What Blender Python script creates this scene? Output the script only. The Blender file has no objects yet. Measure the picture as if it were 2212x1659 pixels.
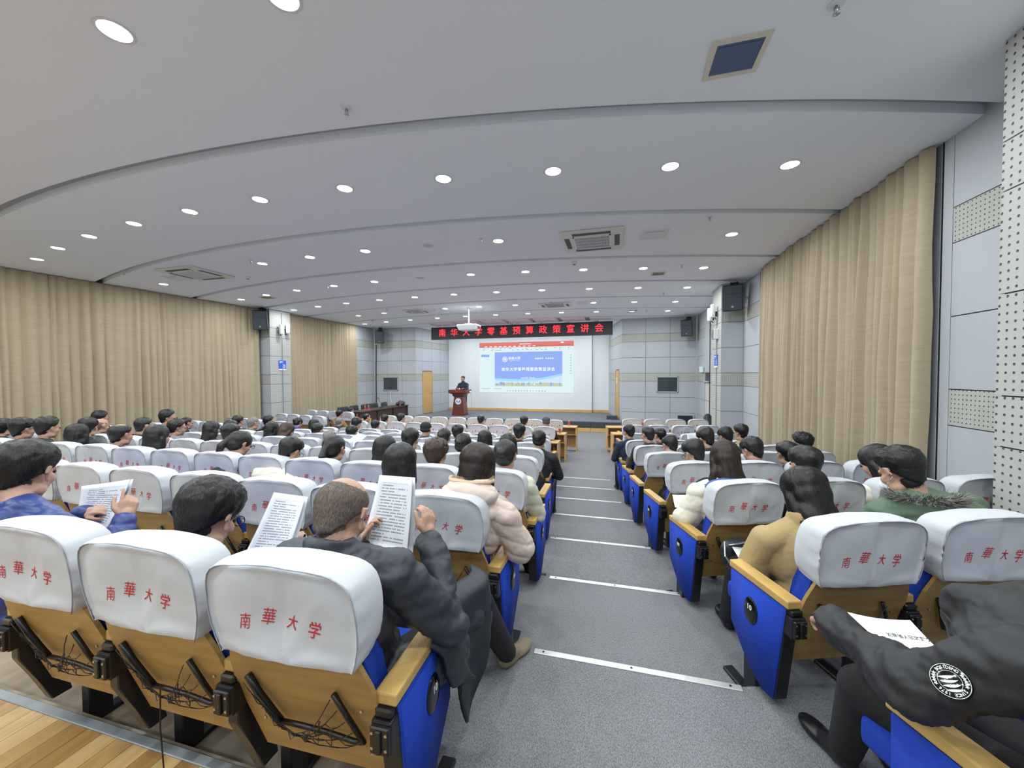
import bpy, bmesh, math, random
from mathutils import Vector, Matrix, noise, Euler
from mathutils.bvhtree import BVHTree
random.seed(7)
SC = bpy.context.scene
COL = SC.collection
PI = math.pi
V = Vector

# ---------------------------------------------------------------- camera
CZ = 2.33
cd = bpy.data.cameras.new('camera'); cam = bpy.data.objects.new('camera', cd); COL.objects.link(cam)
cd.sensor_width = 36.0; cd.lens = 840.29 / 2212 * 36.0; cd.clip_start = 0.02; cd.clip_end = 200
_yaw, _p, _r = 0.25951, 0.02612, 0.0038
fw = V((-math.sin(_yaw) * math.cos(_p), math.cos(_yaw) * math.cos(_p), -math.sin(_p)))
rt0 = V((math.cos(_yaw), math.sin(_yaw), 0)); dn0 = fw.cross(rt0)
rt = math.cos(_r) * rt0 + math.sin(_r) * dn0; dn = -math.sin(_r) * rt0 + math.cos(_r) * dn0
M = Matrix((rt, -dn, -fw)).transposed().to_4x4(); M.translation = V((0, 0, CZ))
cam.matrix_world = M
SC.camera = cam

def in_view(x, y, z, mx=80, my=80):
    d = V((x, y, z - CZ)); w = d.dot(fw)
    if w < 0.15: return False
    u = 1106 + 840.29 * d.dot(rt) / w; v = 829.5 + 840.29 * d.dot(dn) / w
    return -mx < u < 2212 + mx and -my < v < 1659 + my

# ---------------------------------------------------------------- world, exposure, fill from the hall behind
w = bpy.data.worlds.new('world'); SC.world = w; w.use_nodes = True
w.node_tree.nodes['Background'].inputs[0].default_value = (0.8, 0.88, 1, 1)
w.node_tree.nodes['Background'].inputs[1].default_value = 0.3
SC.view_settings.view_transform = 'Standard'
SC.view_settings.look = 'None'
SC.view_settings.exposure = 0.64
SC.view_settings.gamma = 1.0
SC.view_settings.use_curve_mapping = False
SC.cycles.max_bounces = 7; SC.cycles.diffuse_bounces = 4; SC.cycles.glossy_bounces = 2; SC.cycles.transmission_bounces = 5
SC.cycles.caustics_reflective = False; SC.cycles.caustics_refractive = False
LAMP_W = 12.0
LAMP_COL = (0.925, 0.985, 1.0)
CEIL = 4.53

# ---------------------------------------------------------------- object helpers
def setp(o, label=None, cat=None, group=None, kind=None):
    if label: o['label'] = label
    if cat: o['category'] = cat
    if group: o['group'] = group
    if kind: o['kind'] = kind
    return o

def thing(name, label, cat, loc=(0, 0, 0), rz=0.0, group=None):
    o = bpy.data.objects.new(name, None); o.empty_display_size = 0.1
    COL.objects.link(o); o.location = loc; o.rotation_euler = (0, 0, rz)
    return setp(o, label, cat, group)

def link(name, me, parent=None, mat=None, loc=None, rot=None):
    o = bpy.data.objects.new(name, me); COL.objects.link(o)
    if parent: o.parent = parent
    if mat is not None:
        if len(me.materials) == 0: me.materials.append(mat)
        elif me.materials[0] != mat:
            o.material_slots[0].link = 'OBJECT'; o.material_slots[0].material = mat
    if loc is not None: o.location = loc
    if rot is not None: o.rotation_euler = rot
    return o

def bm_new(): return bmesh.new()

def mesh(bm, name='m', smooth=False, mats=()):
    me = bpy.data.meshes.new(name); bm.to_mesh(me); bm.free()
    for m in mats: me.materials.append(m)
    if smooth: me.polygons.foreach_set('use_smooth', [True] * len(me.polygons))
    return me

def obj(name, bm, mat, parent=None, smooth=False, loc=None, rot=None):
    return link(name, mesh(bm, name, smooth), parent, mat, loc, rot)

def box(bm, x0, x1, y0, y1, z0, z1, mi=0, mtx=None):
    vs = [bm.verts.new(p) for p in ((x0,y0,z0),(x1,y0,z0),(x1,y1,z0),(x0,y1,z0),(x0,y0,z1),(x1,y0,z1),(x1,y1,z1),(x0,y1,z1))]
    if mtx is not None:
        for v in vs: v.co = mtx @ v.co
    for f in ((3,2,1,0),(4,5,6,7),(0,1,5,4),(1,2,6,5),(2,3,7,6),(3,0,4,7)):
        fc = bm.faces.new([vs[i] for i in f]); fc.material_index = mi
    return vs

def bbox(x0, x1, y0, y1, z0, z1, bev=0.01, seg=2):
    bm = bm_new(); box(bm, x0, x1, y0, y1, z0, z1)
    bmesh.ops.bevel(bm, geom=bm.edges[:], offset=bev, segments=seg, affect='EDGES', profile=0.5)
    return bm

def prism(bm, pts, z0, z1, mi=0):
    """pts: ccw (x,y) outline extruded in z"""
    a = [bm.verts.new((p[0], p[1], z0)) for p in pts]; b = [bm.verts.new((p[0], p[1], z1)) for p in pts]
    fs = [bm.faces.new(a[::-1]), bm.faces.new(b)]
    n = len(pts)
    for i in range(n): fs.append(bm.faces.new((a[i], a[(i+1) % n], b[(i+1) % n], b[i])))
    for f in fs: f.material_index = mi
    return a + b

def prism_x(bm, pts, x0, x1, mi=0):
    """pts: (y,z) outline extruded in x"""
    vs = prism(bm, pts, x0, x1, mi)
    for v in vs: v.co = V((v.co.z, v.co.x, v.co.y))
    return vs

def tube(bm, pts, r, n=6, r1=None, caps=True):
    pts = [V(p) for p in pts]; m = len(pts); rings = []
    up = V((0, 0, 1))
    for i, p in enumerate(pts):
        t = (pts[min(i+1, m-1)] - pts[max(i-1, 0)])
        if t.length < 1e-9: t = V((0, 0, 1))
        t.normalize()
        a = t.cross(up)
        if a.length < 0.1: a = t.cross(V((1, 0, 0)))
        a.normalize(); b = t.cross(a)
        rr = r if r1 is None else r + (r1 - r) * i / (m - 1)
        rings.append([bm.verts.new(p + (a * math.cos(2*PI*k/n) + b * math.sin(2*PI*k/n)) * rr) for k in range(n)])
    for i in range(m-1):
        for k in range(n):
            bm.faces.new((rings[i][k], rings[i][(k+1) % n], rings[i+1][(k+1) % n], rings[i+1][k]))
    if caps:
        bm.faces.new(rings[0][::-1]); bm.faces.new(rings[-1])

def lathe(bm, prof, n=20, c=(0, 0, 0), mi=0):
    """prof: (r,z) list"""
    rings = []
    for r, z in prof:
        rings.append([bm.verts.new((c[0] + r*math.cos(2*PI*k/n), c[1] + r*math.sin(2*PI*k/n), c[2] + z)) for k in range(n)])
    for i in range(len(prof)-1):
        for k in range(n):
            f = bm.faces.new((rings[i][k], rings[i][(k+1) % n], rings[i+1][(k+1) % n], rings[i+1][k])); f.material_index = mi
    bm.faces.new(rings[0][::-1]).material_index = mi; bm.faces.new(rings[-1]).material_index = mi

def text_bm(s, size=1.0, depth=0.0, align='CENTER', shear=0.0, spacing=1.0, offset=0.0):
    c = bpy.data.curves.new('t', 'FONT'); c.body = s; c.size = size; c.extrude = depth; c.align_x = align
    c.align_y = 'CENTER'; c.shear = shear; c.space_character = spacing; c.offset = offset; c.resolution_u = 2
    o = bpy.data.objects.new('t', c); COL.objects.link(o)
    dg = bpy.context.evaluated_depsgraph_get()
    me = bpy.data.meshes.new_from_object(o.evaluated_get(dg))
    bm = bm_new(); bm.from_mesh(me)
    bpy.data.objects.remove(o); bpy.data.curves.remove(c); bpy.data.meshes.remove(me)
    return bm

def join_bm(dst, src, mtx=Matrix(), mi=None):
    me = bpy.data.meshes.new('tmp'); src.to_mesh(me); src.free()
    me.transform(mtx)
    n = len(dst.faces); dst.from_mesh(me); bpy.data.meshes.remove(me)
    if mi is not None:
        dst.faces.ensure_lookup_table()
        for i in range(n, len(dst.faces)): dst.faces[i].material_index = mi

def copy_tree(o, parent=None):
    c = o.copy(); COL.objects.link(c); c.parent = parent
    for ch in o.children: copy_tree(ch, c)
    return c

def frame(x, y, z=(0, 0, 1)):
    pass

# ---------------------------------------------------------------- materials
def rgb(r, g, b):
    f = lambda c: (c/255/12.92) if c/255 <= 0.04045 else ((c/255 + 0.055)/1.055) ** 2.4
    return (f(r), f(g), f(b), 1)

def mat(name, col, rough=0.6, metal=0.0, emis=None, es=0.0, bump=None, var=None, spec=0.5, trans=0.0, sheen=0.0):
    """bump=(scale,strength,dist,[stretch xyz]); var=(scale,amount,[stretch])"""
    m = bpy.data.materials.new(name); m.use_nodes = True
    nt = m.node_tree; b = nt.nodes['Principled BSDF']
    if len(col) == 3: col = (*col, 1)
    b.inputs['Base Color'].default_value = col
    b.inputs['Roughness'].default_value = rough; b.inputs['Metallic'].default_value = metal
    b.inputs['Specular IOR Level'].default_value = spec
    if trans: b.inputs['Transmission Weight'].default_value = trans
    if sheen: b.inputs['Sheen Weight'].default_value = sheen
    if emis:
        b.inputs['Emission Color'].default_value = (*emis[:3], 1); b.inputs['Emission Strength'].default_value = es
    def coords(st):
        tc = nt.nodes.new('ShaderNodeTexCoord')
        if st:
            mp = nt.nodes.new('ShaderNodeMapping'); mp.inputs['Scale'].default_value = st
            nt.links.new(tc.outputs['Object'], mp.inputs[0]); return mp.outputs[0]
        return tc.outputs['Object']
    if var:
        nz = nt.nodes.new('ShaderNodeTexNoise'); nz.inputs['Scale'].default_value = var[0]; nz.inputs['Detail'].default_value = 3
        nt.links.new(coords(var[2] if len(var) > 2 else None), nz.inputs['Vector'])
        mx = nt.nodes.new('ShaderNodeMix'); mx.data_type = 'RGBA'
        a = var[1]
        mx.inputs['A'].default_value = tuple(max(0, c*(1-a)) for c in col[:3]) + (1,)
        mx.inputs['B'].default_value = tuple(min(1, c*(1+a)) for c in col[:3]) + (1,)
        rp = nt.nodes.new('ShaderNodeMapRange'); rp.inputs[1].default_value = 0.3; rp.inputs[2].default_value = 0.7
        nt.links.new(nz.outputs[0], rp.inputs[0]); nt.links.new(rp.outputs[0], mx.inputs['Factor'])
        nt.links.new(mx.outputs['Result'], b.inputs['Base Color'])
    if bump:
        nz = nt.nodes.new('ShaderNodeTexNoise'); nz.inputs['Scale'].default_value = bump[0]; nz.inputs['Detail'].default_value = 4
        nt.links.new(coords(bump[3] if len(bump) > 3 else None), nz.inputs['Vector'])
        bp = nt.nodes.new('ShaderNodeBump'); bp.inputs['Strength'].default_value = bump[1]; bp.inputs['Distance'].default_value = bump[2]
        nt.links.new(nz.outputs[0], bp.inputs['Height']); nt.links.new(bp.outputs[0], b.inputs['Normal'])
    return m

def dot_mat(name, col, dark, pitch, rad, rough=0.6, axes='XZ'):
    """perforated board: round holes on a square grid (object coordinates)"""
    m = mat(name, col, rough)
    nt = m.node_tree; b = nt.nodes['Principled BSDF']
    tc = nt.nodes.new('ShaderNodeTexCoord'); sp = nt.nodes.new('ShaderNodeSeparateXYZ'); nt.links.new(tc.outputs['Object'], sp.inputs[0])
    def mth(op, a, b_=None):
        n = nt.nodes.new('ShaderNodeMath'); n.operation = op
        for i, v in enumerate((a, b_)):
            if v is None: continue
            if hasattr(v, 'node'): nt.links.new(v, n.inputs[i])
            else: n.inputs[i].default_value = v
        return n.outputs[0]
    ds = []
    for ax in axes:
        s = mth('DIVIDE', sp.outputs[ax], pitch); s = mth('FRACT', s); s = mth('SUBTRACT', s, 0.5); ds.append(mth('MULTIPLY', s, s))
    d = mth('SQRT', mth('ADD', ds[0], ds[1]))
    mr = nt.nodes.new('ShaderNodeMapRange'); mr.inputs[1].default_value = rad/pitch*0.8; mr.inputs[2].default_value = rad/pitch*1.15
    nt.links.new(d, mr.inputs[0])
    mx = nt.nodes.new('ShaderNodeMix'); mx.data_type = 'RGBA'
    mx.inputs['A'].default_value = dark; mx.inputs['B'].default_value = col
    nt.links.new(mr.outputs[0], mx.inputs['Factor']); nt.links.new(mx.outputs['Result'], b.inputs['Base Color'])
    bp = nt.nodes.new('ShaderNodeBump'); bp.inputs['Strength'].default_value = 1; bp.inputs['Distance'].default_value = 0.01
    nt.links.new(mr.outputs[0], bp.inputs['Height']); nt.links.new(bp.outputs[0], b.inputs['Normal'])
    return m

MT = {}
MT['ceil'] = mat('ceiling_paint', rgb(244, 249, 255), 0.8, bump=(60, 0.05, 0.002))
MT['slot'] = mat('ceiling_slot_shade_grey', rgb(168, 172, 182), 0.8)  # greyer than the boards: shade of the recessed slots put into the colour
MT['wall'] = mat('grey_wall_board', rgb(180, 184, 190), 0.55, var=(0.8, 0.04), bump=(25, 0.05, 0.002))
MT['wallback'] = mat('dark_wall_joint', rgb(70, 74, 80), 0.8)
MT['band'] = dot_mat('perforated_band_fine', rgb(180, 180, 173), rgb(60, 60, 58), 0.042, 0.006, axes='XZ')
MT['bandy'] = dot_mat('perforated_band_side', rgb(180, 180, 173), rgb(60, 60, 58), 0.042, 0.006, axes='YZ')
MT['colx'] = dot_mat('perforated_column_front', rgb(182, 183, 178), rgb(74, 74, 70), 0.056, 0.0085, axes='XZ')
MT['coly'] = dot_mat('perforated_column_side', rgb(182, 183, 178), rgb(74, 74, 70), 0.056, 0.0085, axes='YZ')
MT['white'] = mat('white_paint', rgb(232, 234, 236), 0.6)
MT['screenwall'] = mat('white_screen_paint', rgb(226, 230, 234), 0.7)
MT['carpet'] = mat('grey_carpet', rgb(130, 131, 134), 0.95, var=(260, 0.42, (1, 0.45, 1)), bump=(350, 0.6, 0.006), spec=0.1)
MT['stagecarpet'] = mat('stage_carpet', rgb(120, 122, 128), 0.95, var=(200, 0.2), bump=(300, 0.4, 0.004), spec=0.1)
MT['wood'] = mat('yellow_wood', rgb(165, 132, 78), 0.42, var=(3.0, 0.16, (1.2, 1.2, 9)), bump=(40, 0.04, 0.002, (1, 1, 8)))
MT['armwood'] = mat('armrest_wood', rgb(196, 160, 94), 0.35, var=(4.0, 0.13, (7, 1, 1)))
MT['tablewood'] = mat('table_wood', rgb(208, 166, 104), 0.4, var=(3.0, 0.1, (1, 6, 1)))
MT['doorwood'] = mat('door_wood', rgb(200, 160, 102), 0.45, var=(3.0, 0.08, (6, 6, 1)))
MT['plank'] = [mat('floor_plank_%s' % n, c, 0.4, var=(5, 0.12, (8, 0.8, 1)), bump=(40, 0.05, 0.002, (6, 0.6, 1))) for n, c in (('pale', rgb(196, 162, 110)), ('honey', rgb(180, 140, 84)), ('brown', rgb(164, 124, 72)))]
MT['tierwood'] = mat('tier_laminate', rgb(150, 136, 116), 0.3, var=(2.2, 0.3, (3, 0.5, 1)))
MT['blue'] = mat('royal_blue_fabric', rgb(11, 56, 164), 0.9, var=(300, 0.14), bump=(500, 0.3, 0.002), sheen=0.0)
MT['black'] = mat('black_steel', rgb(30, 31, 33), 0.4, spec=0.5)
MT['blackrubber'] = mat('black_plastic', rgb(22, 22, 24), 0.35)
MT['gloss'] = mat('gloss_black_plate', rgb(14, 14, 16), 0.12)
MT['steel'] = mat('brushed_steel', rgb(190, 192, 196), 0.3, metal=1.0)
MT['alu'] = mat('aluminium_nosing', rgb(214, 216, 212), 0.35, metal=0.6)
MT['trimgrey'] = mat('grey_floor_trim', rgb(150, 156, 158), 0.45, metal=0.3)
MT['cover'] = mat('white_cotton_cover', rgb(196, 199, 204), 0.8, bump=(700, 0.12, 0.001), spec=0.2, sheen=0.1)
MT['red'] = mat('red_print', rgb(196, 40, 52), 0.7)
MT['redprint'] = MT['red']
MT['curtain'] = mat('beige_curtain', rgb(170, 156, 130), 0.85, var=(2.5, 0.05, (1, 1, 14)), bump=(30, 0.25, 0.01, (0.6, 0.6, 5)), sheen=0.2)
MT['lamp'] = mat('lit_lamp_lens', (1, 1, 1, 1), 0.5, emis=(0.97, 1.0, 0.99), es=9.0)
MT['unlit'] = mat('unlit_lamp_lens', rgb(200, 204, 208), 0.4)
MT['dark'] = mat('dark_void', rgb(30, 34, 44), 0.6)
MT['paper'] = mat('white_paper', rgb(240, 244, 250), 0.6)
MT['maroon'] = mat('maroon_wood', rgb(104, 52, 42), 0.35, var=(4, 0.15, (1, 1, 6)))
MT['skin'] = mat('skin', rgb(182, 144, 124), 0.5, var=(20, 0.05), spec=0.4)
MT['skin'].node_tree.nodes['Principled BSDF'].inputs['Subsurface Weight'].default_value = 0.03
MT['water'] = mat('clear_bottle', rgb(225, 235, 240), 0.08, trans=0.85)
# ================================================================ ROOM
XR, XL, YB = 3.04, -12.3, 16.4
TIER = lambda i: 0.72 - 0.105 * (i - 1)           # height of the tier before edge i
EDGE = lambda i: 1.16 + 1.03 * i
XAR = [0.80, 0.63, 0.53, 0.37, 0.26, 0.10, 0.0, -0.1]
XAL = [-0.6, -0.6, -0.6, -0.6, -0.72, -0.85, -0.98, -1.1]
def mir(x): return -8.54 - x

def tier_poly(i, x0, x1):
    """front boundary polyline of tier edge i between x0 and x1 (x ascending)"""
    xr = XAR[i]; a = math.tan(math.radians(18 - i)); xm = mir(xr)
    def yy(x):
        if x > xr: return EDGE(i) + (x - xr) * a
        if x < xm: return EDGE(i) + (xm - x) * a
        return EDGE(i)
    xs = sorted(set([x0, x1] + [x for x in (xr, xm) if x0 < x < x1]))
    return [(x, yy(x)) for x in xs]

fl = bpy.data.objects.new('floor', None); COL.objects.link(fl); fl['kind'] = 'structure'
bm = bm_new(); box(bm, XL, XR + 0.2, 6.0, 20.0, -0.12, 0.0); obj('flat_floor', bm, MT['carpet'], fl)
XC = -0.70
for i in range(0, 8):
    XC = -0.70 if i == 0 else -0.95
    top = 0.72 - 0.105 * (i - 1) if i > 0 else 0.825
    if i == 7: top = 0.09
    for part, (xa, xb), m in (('wood', (XL, XC), MT['tierwood']), ('carpet', (XC, XR + 0.2), MT['carpet'])):
        front = tier_poly(i, xa, xb)
        if i == 0: back = [(xa, -3.6), (xb, -3.6)]
        else: back = tier_poly(i - 1, xa, xb)
        if part == 'wood' and i >= 3: m = MT['carpet']
        if i == 0 and part == 'wood': top2 = top - 0.012; 
        else: top2 = top
        bm = bm_new(); prism(bm, back + front[::-1], -0.1, top2)
        bmesh.ops.recalc_face_normals(bm, faces=bm.faces[:])
        obj('tier', bm, m, fl)
# planks of the wooden rear platform
k = 0; x = -4.6
rnd = random.Random(3)
XC = -0.70
while x < XC - 0.1:
    y = -0.6 + rnd.random() * 0.5
    while y < 1.10:
        y1 = min(1.10, y + 0.55 + rnd.random() * 0.5)
        if 1.10 - y1 < 0.12: y1 = 1.10
        me_key = None
        bm = bm_new(); box(bm, x + 0.0012, x + 0.0888, y + 0.001, y1 - 0.001, 0.811, 0.8243 + rnd.random() * 0.0007)
        obj('plank', bm, MT['plank'][rnd.choice((0, 0, 1, 1, 2))], fl)
        y = y1
    x += 0.09
bm = bbox(-4.6, XC, 1.10, 1.138, 0.80, 0.829, 0.003, 1); obj('edge_trim', bm, MT['trimgrey'], fl)
# nosing strips on the aisle steps
for i in range(1, 8):
    xa = [-0.45, -0.53, -0.69, -0.81, -0.95, -1.08, -1.24][i-1]; xb = XAR[i]
    top = 0.72 - 0.105 * (i - 1)
    bm = bbox(xa, xb, EDGE(i) - 0.034, EDGE(i) + 0.004, top - 0.02, top + 0.006, 0.002, 1)
    s = obj('nosing_strip', bm, MT['alu'], fl)
    for q in range(3):
        xx = xa + (xb - xa) * (0.05 + 0.45 * q)
        bm = bm_new(); lathe(bm, [(0.007, 0), (0.006, 0.002)], 8, (xx, EDGE(i) - 0.015, top + 0.006)); obj('screw', bm, MT['black'], s)

# stage
st = bpy.data.objects.new('floor_stage', None); COL.objects.link(st); st['kind'] = 'structure'
bm = bm_new(); prism(bm, [(-9.0, 15.9), (0.24, 15.9), (0.24, 16.6), (-0.1, 19.9), (-8.95, 19.9), (-9.0, 16.6)], 0.0, 0.40); obj('stage_top', bm, MT['stagecarpet'], st)
x = -9.0
while x < 0.2:
    bm = bbox(x + 0.004, x + 1.146, 15.74, 15.90, 0.0, 0.135, 0.006, 1); obj('fascia_panel', bm, MT['tablewood'], st)
    bm = bbox(x + 0.006, x + 1.144, 15.84, 15.90, 0.19, 0.385, 0.01, 2); obj('riser_cushion', bm, mat('dark_grey_riser', rgb(62, 64, 74), 0.8) if x < -8.9 else bpy.data.materials['dark_grey_riser'], st)
    x += 1.15
bm = bbox(-0.35, 0.10, 16.75, 17.0, 0.40, 0.55, 0.01, 1); obj('stage_block', bm, bpy.data.materials['dark_grey_riser'], st)

# ---------------- walls (backing slab + separate boards with open joints)
def wall(name, p0, p1, z0=0.0, z1=CEIL, t=0.2, side=1):
    """vertical slab; the room lies on the left-hand side of p0->p1 when side=1. returns placer for boards"""
    p0 = V((p0[0], p0[1], 0)); p1 = V((p1[0], p1[1], 0)); d = (p1 - p0); L = d.length; a = math.atan2(d.y, d.x)
    root = bpy.data.objects.new(name, None); COL.objects.link(root); root['kind'] = 'structure'
    root.location = p0; root.rotation_euler = (0, 0, a)
    bm = bm_new(); box(bm, 0.04, L - 0.04, -0.12, -0.022, z0, z1 + 0.15); obj('backing', bm, MT['wallback'], root)
    return root, L

def boards(root, xs, zs, kinds, t=0.022, g=0.005, skip=()):
    """xs: vertical joints, zs: horizontal joints (top to bottom), kinds: material per course"""
    for ci in range(len(zs) - 1):
        zt, zb = zs[ci], zs[ci+1]
        for xi in range(len(xs) - 1):
            if (ci, xi) in skip: continue
            x0, x1 = xs[xi] + g, xs[xi+1] - g
            bm = bm_new(); box(bm, x0, x1, -t, 0.0, zb + g, zt - g)
            bmesh.ops.bevel(bm, geom=[e for e in bm.edges if all(abs(v.co.y) < 1e-5 for v in e.verts)], offset=0.004, segments=1, affect='EDGES')
            obj('wall_board', bm, kinds[ci], root)

ZF = [CEIL + 0.12, 3.91, 3.59, 2.96, 2.33, 2.01, 1.38, 0.77, 0.0]
ZN = [CEIL + 0.12, 3.86, 3.53, 2.85, 2.17, 1.83, 1.15, 0.47, 0.0]
W_, B_ = MT['wall'], MT['band']
KN = [W_, B_, W_, W_, B_, W_, W_, W_]

# right rear of hall, wall facing the camera beside the stage  (x .26 .. 3.04, y 16.4)
root, L = wall('wall_front', (3.04, 16.4), (0.26, 16.4))
root.rotation_euler = (0, 0, PI)       # boards face -y : local +y must look to the room
boards(root, [0, 0.95, 1.87, 2.78], ZF, KN, skip=())
WF = root
# left counterpart
root, L = wall('wall_front_left', (-9.05, 16.5), (-11.25, 16.5)); root.rotation_euler = (0, 0, PI)
boards(root, [0, 0.72, 1.5, 2.2], ZF, KN)
# oblique reveals of the stage opening
def reveal(name, p0, p1, xs, door):
    root, L = wall(name, p0, p1)
    zs = ZF
    x0, x1 = door
    cols = [x for x in xs]
    for ci in range(len(zs) - 1):
        zt, zb = zs[ci], zs[ci+1]
        for xi in range(len(cols) - 1):
            a, b = cols[xi], cols[xi+1]
            if a >= x0 - 0.01 and b <= x1 + 0.01:
                if zb < 2.47:
                    if zt > 2.47:
                        bm = bm_new(); box(bm, a + .005, b - .005, -.022, 0, 2.50, zt - .005); obj('wall_board', bm, KN[ci], root)
                    continue
            bm = bm_new(); box(bm, a + .005, b - .005, -.022, 0, zb + .005, zt - .005); obj('wall_board', bm, KN[ci], root)
    return root, L
def door(nm, root_loc, ang, w=0.85, label_left=True, hx=0.78):
    d = bpy.data.objects.new(nm, None); COL.objects.link(d); d['kind'] = 'structure'; d.location = root_loc; d.rotation_euler = (0, 0, ang)
    obj('door_leaf', bbox(0.03, w - 0.03, -0.03, 0.012, 0.42, 2.44, 0.003, 1), MT['doorwood'], d)
    fr = bm_new(); box(fr, 0, 0.03, -0.02, 0.025, 0.4, 2.47); box(fr, w - 0.03, w, -0.02, 0.025, 0.4, 2.47); box(fr, 0.03, w - 0.03, -0.02, 0.025, 2.44, 2.47)
    obj('door_frame', fr, MT['doorwood'], d)
    bm = bm_new(); tube(bm, [(hx, 0.012, 1.42), (hx, 0.06, 1.42), (hx - 0.11 if hx > 0.4 else hx + 0.11, 0.06, 1.42)], 0.009, 8); box(bm, hx - 0.02, hx + 0.02, 0.012, 0.018, 1.30, 1.50)
    obj('door_handle', bm, MT['steel'], d)
    return d
# right reveal: from (.26,16.4) to (-.3,19.6); room on the left side when walking from far to near
rr, Lr = reveal('wall_stage_right', (0.26, 16.4), (-0.30, 19.6), [0, 0.55, 1.40, 2.3, 3.25], (0.55, 1.40))
ang = rr.rotation_euler[2]
dd = V((math.cos(ang), math.sin(ang), 0))
dr = door('door_1', V((0.26, 16.4, 0)) + dd * 0.55, ang, hx=0.08)
bm = bm_new(); box(bm, 0.5, 0.62, 0.0125, 0.014, 1.90, 2.15); obj('door_notice', bm, MT['paper'], dr)
rl, Ll = reveal('wall_stage_left', (-8.72, 19.6), (-9.05, 16.5), [0, 0.95, 1.72, 2.57, 3.117], (1.72, 2.57))
ang = rl.rotation_euler[2]; dd = V((math.cos(ang), math.sin(ang), 0))
door('door_2', V((-8.72, 19.6, 0)) + dd * 1.72, ang, hx=0.08)
# screen wall
sw = bpy.data.objects.new('wall_screen', None); COL.objects.link(sw); sw['kind'] = 'structure'
for a, b, y in ((-8.72, -8.0, 19.5), (-8.0, -1.10, 19.49), (-1.08, -0.25, 19.62)):
    bm = bm_new(); box(bm, a + 0.003, b - 0.003, y, y + 0.1, 0.54, CEIL + 0.1); obj('screen_panel', bm, MT['screenwall'], sw)
bm = bm_new(); box(bm, -9.0, 0.3, 19.75, 19.9, 0, CEIL + 0.2); obj('backing', bm, MT['screenwall'], sw)
for a, b, y in ((-8.72, -1.10, 19.45), (-1.09, -0.28, 19.58)):
    s = link('baseboard_screen', mesh(bbox(a, b, y, y + 0.1, 0.40, 0.54, 0.008, 1)), None, MT['tablewood']); s['kind'] = 'structure'
for x in (-6.9, -6.28, -3.35, -2.45):
    bm = bm_new(); box(bm, x - .03, x + .03, 19.482, 19.49, 1.10, 1.16); obj('wall_socket', bm, MT['white'], sw)

# right side wall
def side_boards(root, spans, zs, flip=False):
    for (a, b) in spans:
        for ci in range(len(zs) - 1):
            bm = bm_new(); box(bm, a + .004, b - .004, -.022, 0, zs[ci+1] + .005, zs[ci] - .005)
            obj('wall_board', bm, [W_, MT['band'], W_, W_, MT['band'], W_, W_, W_][ci], root)
root, L = wall('wall_right', (XR, -3.6), (XR, 16.4))
off = 3.6
side_boards(root, [(3.0 + off, 3.83 + off), (3.84 + off, 4.60 + off)], ZN)
side_boards(root, [(9.62 + off, 10.7 + off), (11.5 + off, 12.9 + off), (12.9 + off, 14.15 + off), (14.95 + off, 16.38 + off)], ZF)
bm = bm_new(); box(bm, off - 3.6, 3.0 + off, -.022, 0, 0, CEIL + .1); obj('plain_board', bm, W_, root)
# pink flush side door with lintel
bm = bm_new(); box(bm, 14.3 + off, 14.95 + off, -.022, 0, 2.35, CEIL + .1); obj('wall_board', bm, W_, root)
pk = mat('pinkish_flush_door', rgb(206, 198, 196), 0.5)
for z0, z1 in ((0.02, 0.74), (0.76, 1.37), (1.39, 2.0)):
    bm = bm_new(); box(bm, 14.32 + off, 14.93 + off, -.05, -0.01, z0, z1); obj('door_panel', bm, pk, root)
bm = bm_new(); box(bm, 14.26 + off, 14.98 + off, -.02, 0.05, 2.02, 2.06); obj('lintel', bm, W_, root)
# shadow-gap posts beside the curtains
for y in (4.715, 9.42, 14.2):
    bm = bm_new(); box(bm, y + off, y + off + (0.012 if y < 5 else 0.03), -0.02, 0.006, 0, CEIL); obj('dark_strip', bm, MT['blackrubber'], root)
for y in (9.3, 4.74):
    bm = bm_new(); box(bm, y + off - (0.08 if y > 5 else .137), y + off + 0.1, -.022, 0, 0, CEIL); obj('grey_strip', bm, W_, root)

def column(name, x0, x1, y0, y1, zs, sidejoint=None):
    c = bpy.data.objects.new(name, None); COL.objects.link(c); c['kind'] = 'structure'
    bm = bm_new(); box(bm, x0 + .02, x1 - .02, y0 + .02, y1 - .02, 0, CEIL + .1); obj('core', bm, MT['wallback'], c)
    js = [y0, y1] if sidejoint is None else [y0, sidejoint, y1]
    for ci in range(len(zs) - 1):
        zb, zt = zs[ci+1] + .005, zs[ci] - .005
        for a, b in zip(js[:-1], js[1:]):
            for xx in ((x0, x0 + .02), (x1 - .02, x1)):
                bm = bm_new(); box(bm, xx[0], xx[1], a + .003, b - .003, zb, zt); obj('perforated_board', bm, MT['coly'], c)
        bm = bm_new(); box(bm, x0 + .02, x1 - .02, y0, y0 + .02, zb, zt)
        obj('wall_board', bm, [W_, MT['band'], W_, W_, MT['band'], W_, W_, W_][ci], c)
    return c
column('wall_column_near', 2.50, XR - .001, 1.9, 3.40, ZN)
column('wall_column_right', 2.54, XR - .001, 10.7, 11.62, ZF, 11.1)
column('wall_column_left', -11.9, -11.14, 10.5, 11.36, ZF, 10.93)

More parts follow.
